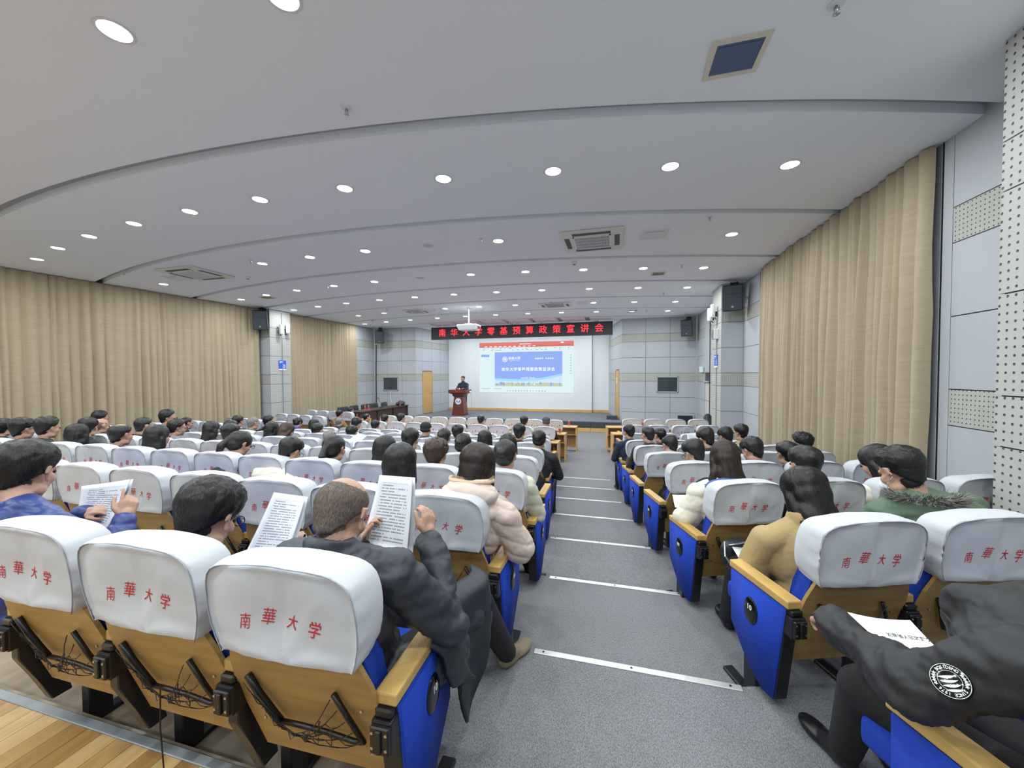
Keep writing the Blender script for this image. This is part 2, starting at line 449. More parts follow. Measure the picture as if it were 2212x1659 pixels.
# left wall, mostly behind the curtains
root, L = wall('wall_left', (-11.25, 16.5), (-11.25, 15.05))
boards(root, [0, 0.7, 1.45], ZF, KN)
lw = link('wall_left_rear', mesh((lambda b: (box(b, -12.6, -12.4, -3.6, 16.7, 0, CEIL + .2), b)[1])(bm_new())), None, MT['wall']); lw['kind'] = 'structure'
rw = link('wall_rear', mesh((lambda b: (box(b, -12.6, 3.3, -3.8, -3.6, 0, CEIL + .2), b)[1])(bm_new())), None, MT['wall']); rw['kind'] = 'structure'

# booth windows (dark glass) in the front walls
def booth(n, x0, x1, y, z0, z1):
    d = bpy.data.objects.new('window_%d' % n, None); COL.objects.link(d); d['kind'] = 'structure'; d.location = ((x0+x1)/2, y, (z0+z1)/2)
    w_, h_ = (x1-x0)/2, (z1-z0)/2
    bm = bm_new()
    for a in ((-w_, w_, -h_, -h_+.03), (-w_, w_, h_-.03, h_), (-w_, -w_+.03, -h_, h_), (w_-.03, w_, -h_, h_)): box(bm, a[0], a[1], -.02, .0, a[2], a[3])
    obj('window_frame', bm, MT['wall'], d)
    gm = bpy.data.materials.get('dark_glass') or mat('dark_glass', rgb(66, 74, 78), 0.08)
    bm = bm_new(); box(bm, -w_+.03, w_-.03, -.012, -.004, -h_+.03, h_-.03); obj('window_pane', bm, gm, d)
booth(1, 1.59, 2.38, 16.378, 1.58, 2.20)
booth(2, -10.78, -9.98, 16.478, 1.56, 2.20)
bm = bm_new(); box(bm, 2.3, 2.95, 16.3, 16.38, 0.32, 0.72); h = link('trim_1', mesh(bm), None, MT['wall']); h['kind'] = 'structure'
bm = bm_new(); box(bm, 2.36, 2.9, 16.29, 16.30, 0.34, 0.68); obj('niche_void', bm, MT['dark'], h)

# ---------------- ceiling: curved boards separated by recessed slots
cl = bpy.data.objects.new('ceiling', None); COL.objects.link(cl); cl['kind'] = 'structure'
ARC = lambda y0, x: y0 + 0.0225 * (x + 4.27) ** 2
SLOTS = [-1.3, 0.85, 2.95, 5.10, 7.18, 9.18, 11.12, 13.15, 15.05]
NX = 44
XS = [XL + (XR + 0.15 - XL) * i / NX for i in range(NX + 1)]
for k in range(len(SLOTS) + 1):
    lo = (lambda x: -3.7) if k == 0 else (lambda x, y0=SLOTS[k-1] + 0.15: min(16.55, ARC(y0, x)))
    hi = (lambda x: 16.55) if k == len(SLOTS) else (lambda x, y0=SLOTS[k]: min(16.5, ARC(y0, x)))
    bm = bm_new()
    g = []
    for x in XS:
        a, b = lo(x), max(lo(x) + .001, hi(x))
        g.append([bm.verts.new((x, a, CEIL)), bm.verts.new((x, b, CEIL)), bm.verts.new((x, b, CEIL + .085)), bm.verts.new((x, a, CEIL + .085))])
    if k == len(SLOTS):
        for gi in g: gi[1].co.y = gi[2].co.y = gi[0].co.y + 0.10
    for i in range(NX):
        p, q = g[i], g[i+1]
        for a, b in ((0, 1), (1, 2), (2, 3), (3, 0)): bm.faces.new((p[a], p[b], q[b], q[a]))
    bm.faces.new(g[0]); bm.faces.new(g[-1][::-1])
    bmesh.ops.recalc_face_normals(bm, faces=bm.faces[:])
    obj('ceiling_board', bm, MT['ceil'], cl)
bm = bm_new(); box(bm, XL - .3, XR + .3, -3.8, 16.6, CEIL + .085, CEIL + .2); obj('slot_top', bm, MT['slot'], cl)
xe = [XR + .15] + [v for q in range(7) for v in (-1.0 - 1.12 * q, -1.2 - 1.12 * q)] + [XL]
for q in range(0, len(xe), 2):
    xa, xb = xe[q+1], xe[q]; n = max(1, int((xb - xa) / .3)); bm = bm_new(); g = []
    for i in range(n + 1):
        x = xa + (xb - xa) * i / n; a = min(16.45, ARC(15.05, x) + 0.25)
        g.append([bm.verts.new((x, a, CEIL)), bm.verts.new((x, 16.55, CEIL)), bm.verts.new((x, 16.55, CEIL + .085)), bm.verts.new((x, a, CEIL + .085))])
    for i in range(n):
        for a, b in ((0, 1), (1, 2), (2, 3), (3, 0)): bm.faces.new((g[i][a], g[i][b], g[i+1][b], g[i+1][a]))
    bm.faces.new(g[0]); bm.faces.new(g[-1][::-1]); bmesh.ops.recalc_face_normals(bm, faces=bm.faces[:])
    obj('ceiling_board', bm, MT['ceil'], cl)
# stage ceiling with slots running towards the screen
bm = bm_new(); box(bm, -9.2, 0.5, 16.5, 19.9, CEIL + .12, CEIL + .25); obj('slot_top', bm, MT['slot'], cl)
x = -9.2
while x < 0.4:
    bm = bm_new(); box(bm, x + .12, x + 1.08, 16.5, 19.8, CEIL, CEIL + .12); obj('stage_ceiling_board', bm, MT['ceil'], cl)
    x += 1.2

# ---------------- downlights
LROWS = [(-2.35, range(11)), (-0.3, range(11)), (1.78, range(11)), (3.97, range(11)), (6.10, (0, 3, 4, 5, 6, 7, 10)), (8.12, range(11)), (10.05, range(11)), (12.1, (0, 1, 2, 4, 5, 6, 8, 9)), (13.93, range(11))]
OFF = {(4, 4), (5, 5)}
ringm = mesh((lambda b: (lathe(b, [(0.082, -0.002), (0.098, -0.006), (0.105, 0.0), (0.082, 0.001)], 24), b)[1])(bm_new()), 'ring', True)
discm = mesh((lambda b: (lathe(b, [(0.083, -0.0035), (0.083, 0.0)], 24), b)[1])(bm_new()), 'disc')
ld = bpy.data.lights.new('downlight', 'AREA'); ld.shape = 'DISK'; ld.size = 0.15; ld.energy = LAMP_W; ld.color = LAMP_COL
ORD = ['first', 'second', 'third', 'fourth', 'fifth', 'sixth', 'seventh', 'eighth', 'ninth', 'tenth', 'eleventh', 'twelfth', 'thirteenth', 'fourteenth', 'fifteenth']
for ri, (y0, ks) in enumerate(LROWS):
    for k in ks:
        x = 1.78 - 1.26 * k + (0.04 * k if k < 8 else 0.25); y = ARC(y0, x)
        vis = in_view(x, y, CEIL, 10, 10)
        lit = (ri, k) not in OFF
        if vis:
            nm = 'lit round downlight' if lit else 'unlit round downlight'
            t = thing('ceiling_downlight', '%s, %s from the right in the %s ceiling row' % (nm, ORD[k], ORD[ri-2] if ri > 1 else 'rear'), 'ceiling light', (x, y, CEIL), 0, 'round downlights in the ceiling')
            link('trim_ring', ringm, t, MT['white']); link('lens', discm, t, MT['lamp'] if lit else MT['unlit'])
            par = t
        else: par = None
        if lit:
            lo = bpy.data.objects.new('downlight_lamp', ld); COL.objects.link(lo)
            if par: lo.parent = par; lo.location = (0, 0, -0.012)
            else: lo.location = (x, y, CEIL - 0.012)
for qi, x in enumerate((-7.6, -6.0, -4.4, -2.8, -1.2)):  # added lamps, out of sight behind the sign, to brighten the stage
    for y in (17.0, 18.2):
        t = thing('ceiling_downlight', 'added unseen stage downlight behind the red sign, %s from the left, %s row' % (ORD[qi], 'front' if y < 18 else 'back'), 'ceiling light', (x, y, CEIL), 0, 'added unseen stage downlights behind the sign')
        link('trim_ring', ringm, t, MT['white']); link('lens', discm, t, MT['lamp'])
        lo = bpy.data.objects.new('downlight_lamp', ld); COL.objects.link(lo); lo.parent = t; lo.location = (0, 0, -0.012)

# ---------------- curtains
def curtain(name, label, pts, z0, z1, amp=0.055, seed=1, group='beige curtains'):
    """pts polyline in plan; pleated sheet"""
    rr_ = random.Random(seed)
    P = [V((p[0], p[1], 0)) for p in pts]
    segs = [(P[i], P[i+1], (P[i+1]-P[i]).length) for i in range(len(P)-1)]
    Lt = sum(s[2] for s in segs)
    step = 0.018; n = int(Lt / step); NZ = 14
    folds = []; s = 0
    while s < Lt:
        w_ = rr_.uniform(0.09, 0.23); folds.append((s, w_, rr_.uniform(0.5, 1.25), rr_.uniform(-.06, .06))); s += w_
    bm = bm_new(); g = []
    for i in range(n + 1):
        s = Lt * i / n; c = s
        for a, b, l in segs:
            if c <= l or (a, b, l) == segs[-1]: base = a + (b - a) * (c / l); d = (b - a).normalized(); break
            c -= l
        nrm = V((-d.y, d.x, 0))
        col = []
        for j in range(NZ + 1):
            f = j / NZ; zz = z0 + (z1 - z0) * f
            ss = s + 0.05 * (1 - f) * noise.noise(V((s * 1.3, f * 1.5, seed)))
            for fs, w_, am, tw in folds:
                if fs <= ss < fs + w_: break
            ph = (ss - fs) / w_
            h = am * amp * (math.sin(PI * ph) ** 0.55 if 0 <= ph <= 1 else 0)
            h *= 0.55 + 0.45 * (1 - f) + 0.25 * noise.noise(V((fs * 7, f * 2.5, seed + 3)))
            h += 0.012 * noise.noise(V((s * 14, f * 7, seed)))
            p = base + nrm * h; col.append(bm.verts.new((p.x, p.y, zz)))
        g.append(col)
    for i in range(n):
        for j in range(NZ): bm.faces.new((g[i][j], g[i+1][j], g[i+1][j+1], g[i][j+1]))
    t = thing(name, label, 'curtain', (P[0].x, P[0].y, z0), 0, group)
    me = mesh(bm, name, True); me.transform(Matrix.Translation((-P[0].x, -P[0].y, -z0)))
    link('cloth', me, t, MT['curtain'])
    rail = bm_new(); tube(rail, [(p.x - P[0].x, p.y - P[0].y, z1 - z0 - .01) for p in P], 0.012, 6); obj('curtain_rail', rail, MT['steel'], t)
    return t
curtain('curtain', 'tall beige pleated curtain covering the right-hand wall', [(2.99, 4.74), (2.99, 9.28)], 0.05, CEIL - 0.01, 0.12, 5)
curtain('curtain', 'long beige pleated curtain on the left wall, nearer the camera', [(-11.50, 10.42), (-12.0, 5.2), (-12.1, 2.6)], 0.05, CEIL - 0.01, 0.13, 9)
curtain('curtain', 'shorter beige curtain on the left wall, beyond the perforated column', [(-11.22, 15.1), (-11.40, 11.4)], 0.05, CEIL - 0.01, 0.09, 14)
# ================================================================ SEATS
def outline(n=40):
    """half-seat cover outline in (x,z), from bottom-left over the top to bottom-right"""
    pts = [(-0.236, 0.755), (-0.252, 0.80), (-0.264, 0.86), (-0.268, 0.92), (-0.266, 0.99), (-0.256, 1.040), (-0.230, 1.074), (-0.185, 1.092), (-0.10, 1.102), (0, 1.105)]
    pts = pts + [(-x, z) for x, z in pts[-2::-1]]
    pts = [(x * 0.945, 0.772 + (z - 0.755) * 0.845) for x, z in pts]
    # resample
    d = [0]
    for a, b in zip(pts, pts[1:]): d.append(d[-1] + math.hypot(b[0]-a[0], b[1]-a[1]))
    out = []
    for i in range(n + 1):
        s = d[-1] * i / n
        j = max(0, min(len(pts) - 2, next((k for k in range(len(d)-1) if d[k+1] >= s - 1e-9), len(d)-2)))
        t = (s - d[j]) / (d[j+1] - d[j])
        out.append((pts[j][0] + (pts[j+1][0]-pts[j][0]) * t, pts[j][1] + (pts[j+1][1]-pts[j][1]) * t))
    return out

LEAN = lambda z: -0.10 * (z - 0.9)       # back leans away from the sitter with height

def cover_mesh(seed, tilt=0.0):
    n = 44; O = outline(n); cx, cz = 0.0, 0.774
    prof = [(r, 0.004 - 0.010 * (1 - r*r)) for r in (0.12, 0.25, 0.38, 0.5, 0.62, 0.72, 0.82, 0.9, 0.955)]
    prof += [(0.992, 0.000), (1.004, -0.004), (1.008, 0.004), (1.018, 0.03), (1.022, 0.07), (1.012, 0.105), (0.985, 0.130), (0.93, 0.142), (0.8, 0.148), (0.5, 0.15), (0.12, 0.15)]
    bm = bm_new(); rings = []
    for pi, (r, y) in enumerate(prof):
        ring = []
        for i, (ox, oz) in enumerate(O):
            x = cx + (ox - cx) * r; z = cz + (oz - cz) * r
            front = pi > 10
            yy = y
            if pi <= 9:   # back face wrinkles: soft drapes radiating from the upper corners, slack hem
                q = V((x * 5 + seed * 3.1, z * 5, seed)); wv = noise.noise(q) * 0.013 + abs(noise.noise(q * 2.3 + V((3, 0, 1)))) * 0.007
                fold = math.sin((x * 9 + (z - .9) * 14 * (1 if x > 0 else -1)) + seed) * 0.0045
                hem = 0.007 * math.exp(-((z - 0.79) / 0.02) ** 2)
                yy += wv + fold - hem
            else:
                q = V((x * 7 + seed, y * 9, z * 7 + seed)); dx = noise.noise(q) * 0.007
                x += dx * (1 if ox > 0 else -1) * min(1, abs(ox) / .2); z += noise.noise(q + V((5, 1, 2))) * 0.006 * (1 if oz > .98 else 0)
                # puckers along the piping
                if pi in (11, 12): 
                    pk_ = 0.0045 * math.sin(i * 1.9 + seed * 2)
                    x += pk_ * (ox / 0.27); z += pk_ * (0.6 if oz > .98 else 0)
                # side hem falls slightly lower towards the front
                if i in (0, n): z -= 0.0
            if oz < 0.80 and pi > 10: z += (0.02 * (y / 0.13))
            ring.append(bm.verts.new((x, yy + LEAN(z), z)))
        rings.append(ring)
    for a, b in zip(rings, rings[1:]):
        for i in range(n): bm.faces.new((a[i], b[i], b[i+1], a[i+1]))
    for rg, fl_ in ((rings[0], 0), (rings[-1], 1)):
        f = bm.faces.new(rg[::-1] if not fl_ else rg)
    bmesh.ops.recalc_face_normals(bm, faces=bm.faces[:])
    me = mesh(bm, 'chair_cover', True)
    return me

def lettering_mesh(cover_me, seed=0):
    """four brushed characters set in an uneven line and laid on the cloth"""
    bmc = bm_new(); bmc.from_mesh(cover_me); tree = BVHTree.FromBMesh(bmc); bmc.free()
    dst = bm_new()
    for ch, x, z, s, sh, rot in (('\u5357', -0.125, 0.882, 0.048, 0.32, -0.06), ('\u83ef', -0.048, 0.903, 0.054, 0.36, 0.08), ('\u5927', 0.032, 0.895, 0.044, 0.34, 0.10), ('\u5b78' if seed == 99 else '\u5b66', 0.108, 0.884, 0.054, 0.32, 0.05)):
        b = text_bm(ch, s, 0, 'CENTER', sh, offset=0.0004 if ch in '\u5927\u5b66' else 0.0)
        join_bm(dst, b, Matrix.Translation((x, 0, z)) @ Matrix.Rotation(rot, 4, 'Y') @ Matrix.Diagonal((0.82, 1, 1.12, 1)) @ Matrix.Rotation(PI/2, 4, 'X'))
    for ax, lo, hi in ((0, -0.2, 0.2), (2, 0.85, 0.96)):
        p = lo
        while p < hi:
            no = V((1, 0, 0)) if ax == 0 else V((0, 0, 1)); co = V((p, 0, 0)) if ax == 0 else V((0, 0, p))
            bmesh.ops.bisect_plane(dst, geom=dst.verts[:] + dst.edges[:] + dst.faces[:], plane_co=co, plane_no=no); p += 0.015
    for v in dst.verts:
        h = tree.ray_cast(V((v.co.x, -1, v.co.z)), V((0, 1, 0)))
        if h[0] is not None: v.co.y = h[0].y - 0.0012
    return mesh(dst, 'lettering')

def seam_mesh(cover):
    n = 44; k = 10 * (n + 1); vs = cover.vertices; bm = bm_new()
    tube(bm, [vs[k + i].co + V((0, -.0012, 0)) for i in range(n + 1)], .0016, 4); return mesh(bm, 'seam', True)
COVERS = [cover_mesh(s) for s in (1, 2, 3, 4, 5, 6)]
LETTERS = [lettering_mesh(c) for c in COVERS]; SEAMS = [seam_mesh(c) for c in COVERS]
MT['seam'] = mat('grey_seam_thread', rgb(160, 163, 170), .8)

def panel_mesh():
    pts = [(-0.20, 1.01), (-0.222, 0.80), (-0.252, 0.70), (-0.262, 0.62), (-0.228, 0.335), (0.228, 0.335), (0.262, 0.62), (0.252, 0.70), (0.222, 0.80), (0.20, 1.01)]
    bm = bm_new()
    yb = lambda z: 0.03 + (0.80 - z) * 0.30 if z < 0.80 else 0.03 - (z - .8) * 0.1
    back = [bm.verts.new((x, yb(z) - (0.0), z)) for x, z in pts]; fr = [bm.verts.new((x, yb(z) + 0.016, z)) for x, z in pts]
    def strips(a, rev):
        for (i, j, k, l) in ((0, 1, 8, 9), (1, 2, 7, 8), (2, 3, 6, 7), (3, 4, 5, 6)):
            f = (a[i], a[j], a[k], a[l]); bm.faces.new(f if rev else f[::-1])
    strips(back, True); strips(fr, False)
    n = len(pts)
    for i in range(n): bm.faces.new((back[i], fr[i], fr[(i+1) % n], back[(i+1) % n]))
    bmesh.ops.recalc_face_normals(bm, faces=bm.faces[:])
    return mesh(bm, 'back_panel')
PANEL = panel_mesh()
def pad_mesh():
    bm = bm_new()
    prism_x(bm, [(0.03, 1.0), (0.055, 0.80), (0.175, 0.42), (0.26, 0.40), (0.215, 0.52), (0.165, 0.74), (0.12, 0.88), (0.085, 1.0)], -0.235, 0.235)
    for v in bm.verts:
        if v.co.z > 0.85: v.co.x *= 0.82
    bmesh.ops.bevel(bm, geom=bm.edges[:], offset=0.016, segments=2, affect='EDGES', profile=0.6)
    return mesh(bm, 'backrest', True)
PAD = pad_mesh()
SEAT = mesh(bbox(-0.232, 0.232, 0.20, 0.66, 0.37, 0.475, 0.03, 3), 'seat', True)
def arm_mesh(w):
    bm = bbox(-w, w, 0.085, 0.50, 0.636, 0.674, 0.006, 2)
    return mesh(bm, 'armrest')
ARM = arm_mesh(0.030); ARMW = arm_mesh(0.036)
def post_mesh():
    bm = bm_new()
    prism_x(bm, [(0.09, 0.638), (0.09, 0.46), (0.145, 0.33), (0.185, 0.22), (0.25, 0.22), (0.225, 0.33), (0.20, 0.45), (0.28, 0.638)], -0.022, 0.022)
    bmesh.ops.bevel(bm, geom=bm.edges[:], offset=0.004, segments=1, affect='EDGES')
    return mesh(bm, 'arm_post')
POST = post_mesh()
def bracket_mesh():
    bm = bbox(-0.036, 0.036, 0.060, 0.12, 0.455, 0.575, 0.006, 2)
    b2 = bbox(-0.033, 0.033, 0.048, 0.066, 0.465, 0.565, 0.004, 1); join_bm(bm, b2)
    b2 = bbox(-0.009, 0.009, 0.040, 0.052, 0.475, 0.56, 0.003, 1); join_bm(bm, b2)
    b2 = bbox(-0.03, 0.03, 0.07, 0.16, 0.575, 0.608, 0.006, 1); join_bm(bm, b2)
    for v in bm.verts:
        v.co.z = .605 - (.605 - v.co.z) * .80; v.co.x *= .92
    return mesh(bm, 'hinge_bracket')
BRK = bracket_mesh()
def screws_mesh():
    bm = bm_new()
    for x in (-0.022, 0.022):
        for z in (0.512, 0.556):
            b = bm_new(); lathe(b, [(0.0045, 0), (0.0045, 0.003)], 8); join_bm(bm, b, Matrix.Translation((x, 0.049, z)) @ Matrix.Rotation(PI/2, 4, 'X'))
    return mesh(bm, 'bracket_screw')
SCR = screws_mesh()
def leg_mesh():
    bm = bbox(-0.026, 0.026, 0.30, 0.39, 0.012, 0.40, 0.005, 1)
    b2 = bbox(-0.03, 0.03, 0.20, 0.56, 0.0, 0.022, 0.005, 1); join_bm(bm, b2)
    return mesh(bm, 'leg')
LEG = leg_mesh()
# aisle end panel, built for the right-hand side (x>0 outward)
SIDEP = [(0.095, 0.637), (0.485, 0.637), (0.480, 0.35), (0.33, 0.19), (0.235, 0.14), (0.165, 0.15)]
def end_core():
    bm = bm_new(); prism_x(bm, SIDEP, -0.036, 0.030); bmesh.ops.bevel(bm, geom=bm.edges[:], offset=0.004, segments=1, affect='EDGES'); return mesh(bm, 'end_core')
def end_cloth():
    bm = bm_new(); c = (0.31, 0.38); prism_x(bm, [(c[0] + (y-c[0])*0.985, c[1] + (z-c[1])*0.985) for y, z in SIDEP], 0.030, 0.042)
    bmesh.ops.bevel(bm, geom=[e for e in bm.edges if all(v.co.x > .04 for v in e.verts)], offset=0.006, segments=2, affect='EDGES'); return mesh(bm, 'end_cloth', True)
def plate_mesh():
    bm = bm_new(); b = bm_new(); lathe(b, [(0.060, 0), (0.060, 0.004), (0.055, 0.008), (0.030, 0.010)], 28)
    join_bm(bm, b, Matrix.Translation((0.041, 0.315, 0.495)) @ Matrix.Diagonal((1, 0.80, 1.12, 1)) @ Matrix.Rotation(PI/2, 4, 'Y')); return mesh(bm, 'number_plate', True)
ECORE, ECLOTH, PLATE = end_core(), end_cloth(), plate_mesh()
NUMS = {}
def number_mesh(s, side):
    if (s, side) not in NUMS:
        b = text_bm(s, 0.036, 0.0004, 'CENTER', offset=0.0008); bm = bm_new()
        R_ = Matrix.Rotation(PI/2, 4, 'Z') @ Matrix.Rotation(PI/2, 4, 'X')
        if side < 0: R_ = Matrix.Diagonal((-1, 1, 1, 1)) @ Matrix.Rotation(PI/2, 4, 'Z') @ Matrix.Rotation(PI/2, 4, 'X') @ Matrix.Diagonal((-1, 1, 1, 1))
        join_bm(bm, b, Matrix.Translation((0.0525 * side, 0.315, 0.513)) @ R_); NUMS[(s, side)] = mesh(bm, 'seat_number')
    return NUMS[(s, side)]
WHITEINK = mat('white_ink', rgb(240, 240, 240), 0.5)
def mirrored(me):
    m = me.copy(); m.transform(Matrix.Diagonal((-1, 1, 1, 1))); m.flip_normals(); return m
ECORE_M, ECLOTH_M, PLATE_M = mirrored(ECORE), mirrored(ECLOTH), mirrored(PLATE)

def net_meshes(seed):
    """black bracket pair with a sagging string net between"""
    rn = random.Random(seed)
    yb = lambda z: 0.03 + (0.80 - z) * 0.30 - 0.006
    P = lambda x, z, o=0.0: (x, yb(z) - o, z)
    fr = bm_new()
    tube(fr, [P(-0.185, 0.665, .004), P(-0.155, 0.60, .01), P(-0.120, 0.525, .012), P(-0.105, 0.495, .012)], 0.011, 6)
    tube(fr, [P(0.125, 0.660, .004), P(0.165, 0.575, .012), P(0.198, 0.49, .014), P(0.16, 0.485, .014), P(0.07, 0.497, .014), P(-0.03, 0.50, .014), P(-0.105, 0.495, .012)], 0.0085, 6)
    net = bm_new()
    CV = []
    A = [(-0.185 + 0.09 * t, 0.665 - 0.17 * t) for t in (0.05, .3, .55, .8, 1)]
    for i in range(5):
        a = A[i]; t = [0.02, .25, .5, .75, 1][i]; b = (0.125 + 0.07 * t, 0.66 - 0.16 * t)
        sag = 0.17 - 0.115 * t + rn.uniform(-.01, .02)
        pts = []
        CV.append(pts)
        for k in range(13):
            f = k / 12; x = a[0] + (b[0]-a[0]) * f; z = a[1] + (b[1]-a[1]) * f - sag * 4 * f * (1-f) * (0.8 + .2 * math.sin(f * 3 + i)) 
            pts.append(P(x, z, 0.022 + 0.05 * f * (1-f) + rn.uniform(0, .006)))
        tube(net, pts, 0.0017, 4)
    for i in range(4):
        for k in range(1, 11):
            q = k + (1 if (i + k) % 2 else -1) * (1 if k > 1 else 0)
            a_, b_ = V(CV[i][k]), V(CV[i+1][max(0, min(12, q))]); mid_ = (a_ + b_) / 2 + V((0, -.004, -.004)); tube(net, [a_, mid_, b_], .0015, 4)
    for k in (3, 5, 7, 9):
        p_ = V(CV[0][k]); tube(net, [p_, p_ + V((.016, -.006, -.022)), V(CV[0][k+1]) + V((.004, 0, -.004))], .0016, 4)
    return mesh(fr, 'net_frame', True), mesh(net, 'net', True)
NETS = [net_meshes(s) for s in (1, 2, 3)]
STUD = mesh((lambda b: ([box(b, x - .004, x + .004, 0.0, 0.01, z - .004, z + .004, 0, Matrix.Translation((0, 0.03 + (0.80 - z) * 0.30 - 0.004, 0))) for x, z in ((-.2, .60), (-.19, .47), (.2, .60), (.2, .42))], b)[1])(bm_new()), 'panel_stud')

PERROW = {}
def chair(x, y, z, rz, label, group, seed, near=False, left_end=False, right_end=False, number='10', side_arm='left'):
    t = thing('auditorium_chair', label, 'chair', (x, y, z), rz, group)
    link('back_panel', PANEL, t, MT['wood']); link('backrest', PAD, t, MT['blue']); link('seat', SEAT, t, MT['blue'])
    c = link('chair_cover', COVERS[seed % 6], t, MT['cover']); link('lettering', LETTERS[seed % 6], c, MT['red']); link('seam', SEAMS[seed % 6], c, MT['seam'])
    def arm(xx, wide, side):
        if wide:
            link('armrest', ARMW, t, MT['armwood'], (xx, 0, 0))
            link('end_core', ECORE if side > 0 else ECORE_M, t, MT['black'], (xx, 0, 0)); link('end_panel', ECLOTH if side > 0 else ECLOTH_M, t, MT['blue'], (xx, 0, 0))
            p = link('number_plate', PLATE if side > 0 else PLATE_M, t, MT['gloss'], (xx, 0, 0)); link('seat_number', number_mesh(number, side), p, WHITEINK)
        else:
            link('armrest', ARM, t, MT['armwood'], (xx, 0, 0)); link('arm_post', POST, t, MT['black'], (xx, 0, 0))
        if near or (wide and side > 0):
            b = link('hinge_bracket', BRK, t, MT['blackrubber'], (xx, 0, 0.028)); link('bracket_screw', SCR, b, MT['steel'])['kind'] = 'stuff'
        link('leg', LEG, t, MT['black'], (xx, 0, 0))
    if side_arm == 'left':
        arm(-0.283, left_end, -1)
        if right_end: arm(0.283, True, 1)
    else:
        arm(0.283, right_end, 1)
        if left_end: arm(-0.283, True, -1)
    if near:
        fr, nt = NETS[seed % 3]
        f = link('net_frame', fr, t, MT['blackrubber']); link('net', nt, f, MT['blackrubber'])
        link('panel_stud', STUD, t, MT['steel'])['kind'] = 'stuff'
    return t

ROWNAME = ['nearest', 'second', 'third', 'fourth', 'fifth', 'sixth', 'seventh', 'eighth', 'ninth', 'tenth', 'eleventh']
rs = random.Random(11)
LROW = [(0.89, -0.93), (1.91, -0.92), (2.87, -0.92), (3.87, -1.02), (4.87, -1.15), (5.87, -1.28), (6.85, -1.38), (7.80, -1.54), (9.08, -1.62), (10.48, -1.62)]
LZ = [0.72 - 0.105 * (i + 0) - 0.105 * 0 for i in range(7)]
LZ = [0.615 - 0.105 * i + 0.105 for i in range(7)]   # floor under the seats of each tier
# seats of tier row i stand just beyond edge i, on the lower tread
LFLOOR = [0.72, 0.615, 0.51, 0.405, 0.30, 0.195, 0.09, 0, 0, 0]
SEATS = {}
ng = 0
for r, (y, x0) in enumerate(LROW):
    k = 0; x = x0; xe = mir(x0) - 0.1
    pitch = 0.567
    while x > xe:
        if in_view(x, y, LFLOOR[r] + 1.0, 60, 160):
            jx, jy, ja = rs.uniform(-.006, .006), rs.uniform(-.012, .012), rs.uniform(-.03, .03)
            o = chair(x + jx, y + jy, LFLOOR[r], ja, 'white-covered seat, %s from the right aisle in the %s row of the middle block' % (ORD[k], ROWNAME[r]),
                  'covered seats of the middle block', ng * 5 + k, near=r < 3, right_end=(k == 0), number='10' if r < 1 else '%02d' % (10 - r if r < 10 else 1))
            SEATS[('L', r, k)] = o
        ng += 1; k += 1; x -= pitch
RROW = [(1.24, 1.00, 20), (1.09, 2.03, 19), (0.89, 2.98, 18), (0.75, 4.02, 16), (0.62, 5.00, 15), (0.54, 6.03, 14), (0.45, 7.10, 13), (0.43, 8.50, 12), (0.43, 9.86, 11), (0.45, 11.18, 10)]
RFLOOR = [0.72, 0.615, 0.51, 0.405, 0.30, 0.195, 0.09, 0, 0, 0]
for r, (x0, y0, a) in enumerate(RROW):
    a = math.radians(a); k = 0
    while True:
        s = 0.59 * k; x = x0 + s * math.cos(a); y = y0 + s * math.sin(a)
        if x > (2.62 if r in (0, 1, 2) or r > 5 else 2.8) or k > 4: break
        if (r == 0 and k < 2) or in_view(x, y, RFLOOR[r] + 0.8, 120, 700):
            ja = rs.uniform(-.03, .03)
            o = chair(x, y, RFLOOR[r], a + ja, 'white-covered seat, %s from the aisle in the %s row of the right block' % (ORD[k], ROWNAME[r]),
                      'covered seats of the right block', ng * 5 + k, near=r < 4, left_end=(k == 0), number='%02d' % (11 - r) if r else '11', side_arm='right')
            SEATS[('R', r, k)] = o
        ng += 1; k += 1
# left block, mirrored plan
for r, (x0, y0, a) in enumerate(RROW):
    if r < 2: continue
    a = math.radians(a); k = 0
    while k < 5:
        s = 0.57 * k; x = mir(x0 - 0.25) - s * math.cos(a); y = y0 + s * math.sin(a)
        if x < -11.0: break
        if x < -10.7 and 9.9 < y < 11.8: k += 1; continue
        if in_view(x, y, RFLOOR[r] + 1.0, 60, 60):
            o = chair(x, y, RFLOOR[r], -a + rs.uniform(-.03, .03), 'white-covered seat, %s from the aisle in the %s row of the far left block' % (ORD[k], ROWNAME[r]),
                      'covered seats of the left block', ng * 5 + k, right_end=(k == 0), number='%02d' % (11 - r))
            SEATS[('F', r, k)] = o
        ng += 1; k += 1
# ================================================================ FIXTURES
def circle_bm(r, y, n=32, r0=0.0, c=(0, 0)):
    """disc or ring in the xz plane facing -y"""
    bm = bm_new()
    a = [bm.verts.new((c[0] + r*math.cos(2*PI*k/n), y, c[1] + r*math.sin(2*PI*k/n))) for k in range(n)]
    if r0 <= 0: bm.faces.new(a)
    else:
        b = [bm.verts.new((c[0] + r0*math.cos(2*PI*k/n), y, c[1] + r0*math.sin(2*PI*k/n))) for k in range(n)]
        for k in range(n): bm.faces.new((a[k], a[(k+1) % n], b[(k+1) % n], b[k]))
    return bm
UP = Matrix.Rotation(PI/2, 4, 'X')
def flat_text(s, size, mtx, off=0.0, sp=1.0, depth=0.0):
    b = text_bm(s, size, depth, 'CENTER', 0, sp, off); dst = bm_new(); join_bm(dst, b, mtx @ UP); return dst
def T_(x, y, z): return Matrix.Translation((x, y, z))

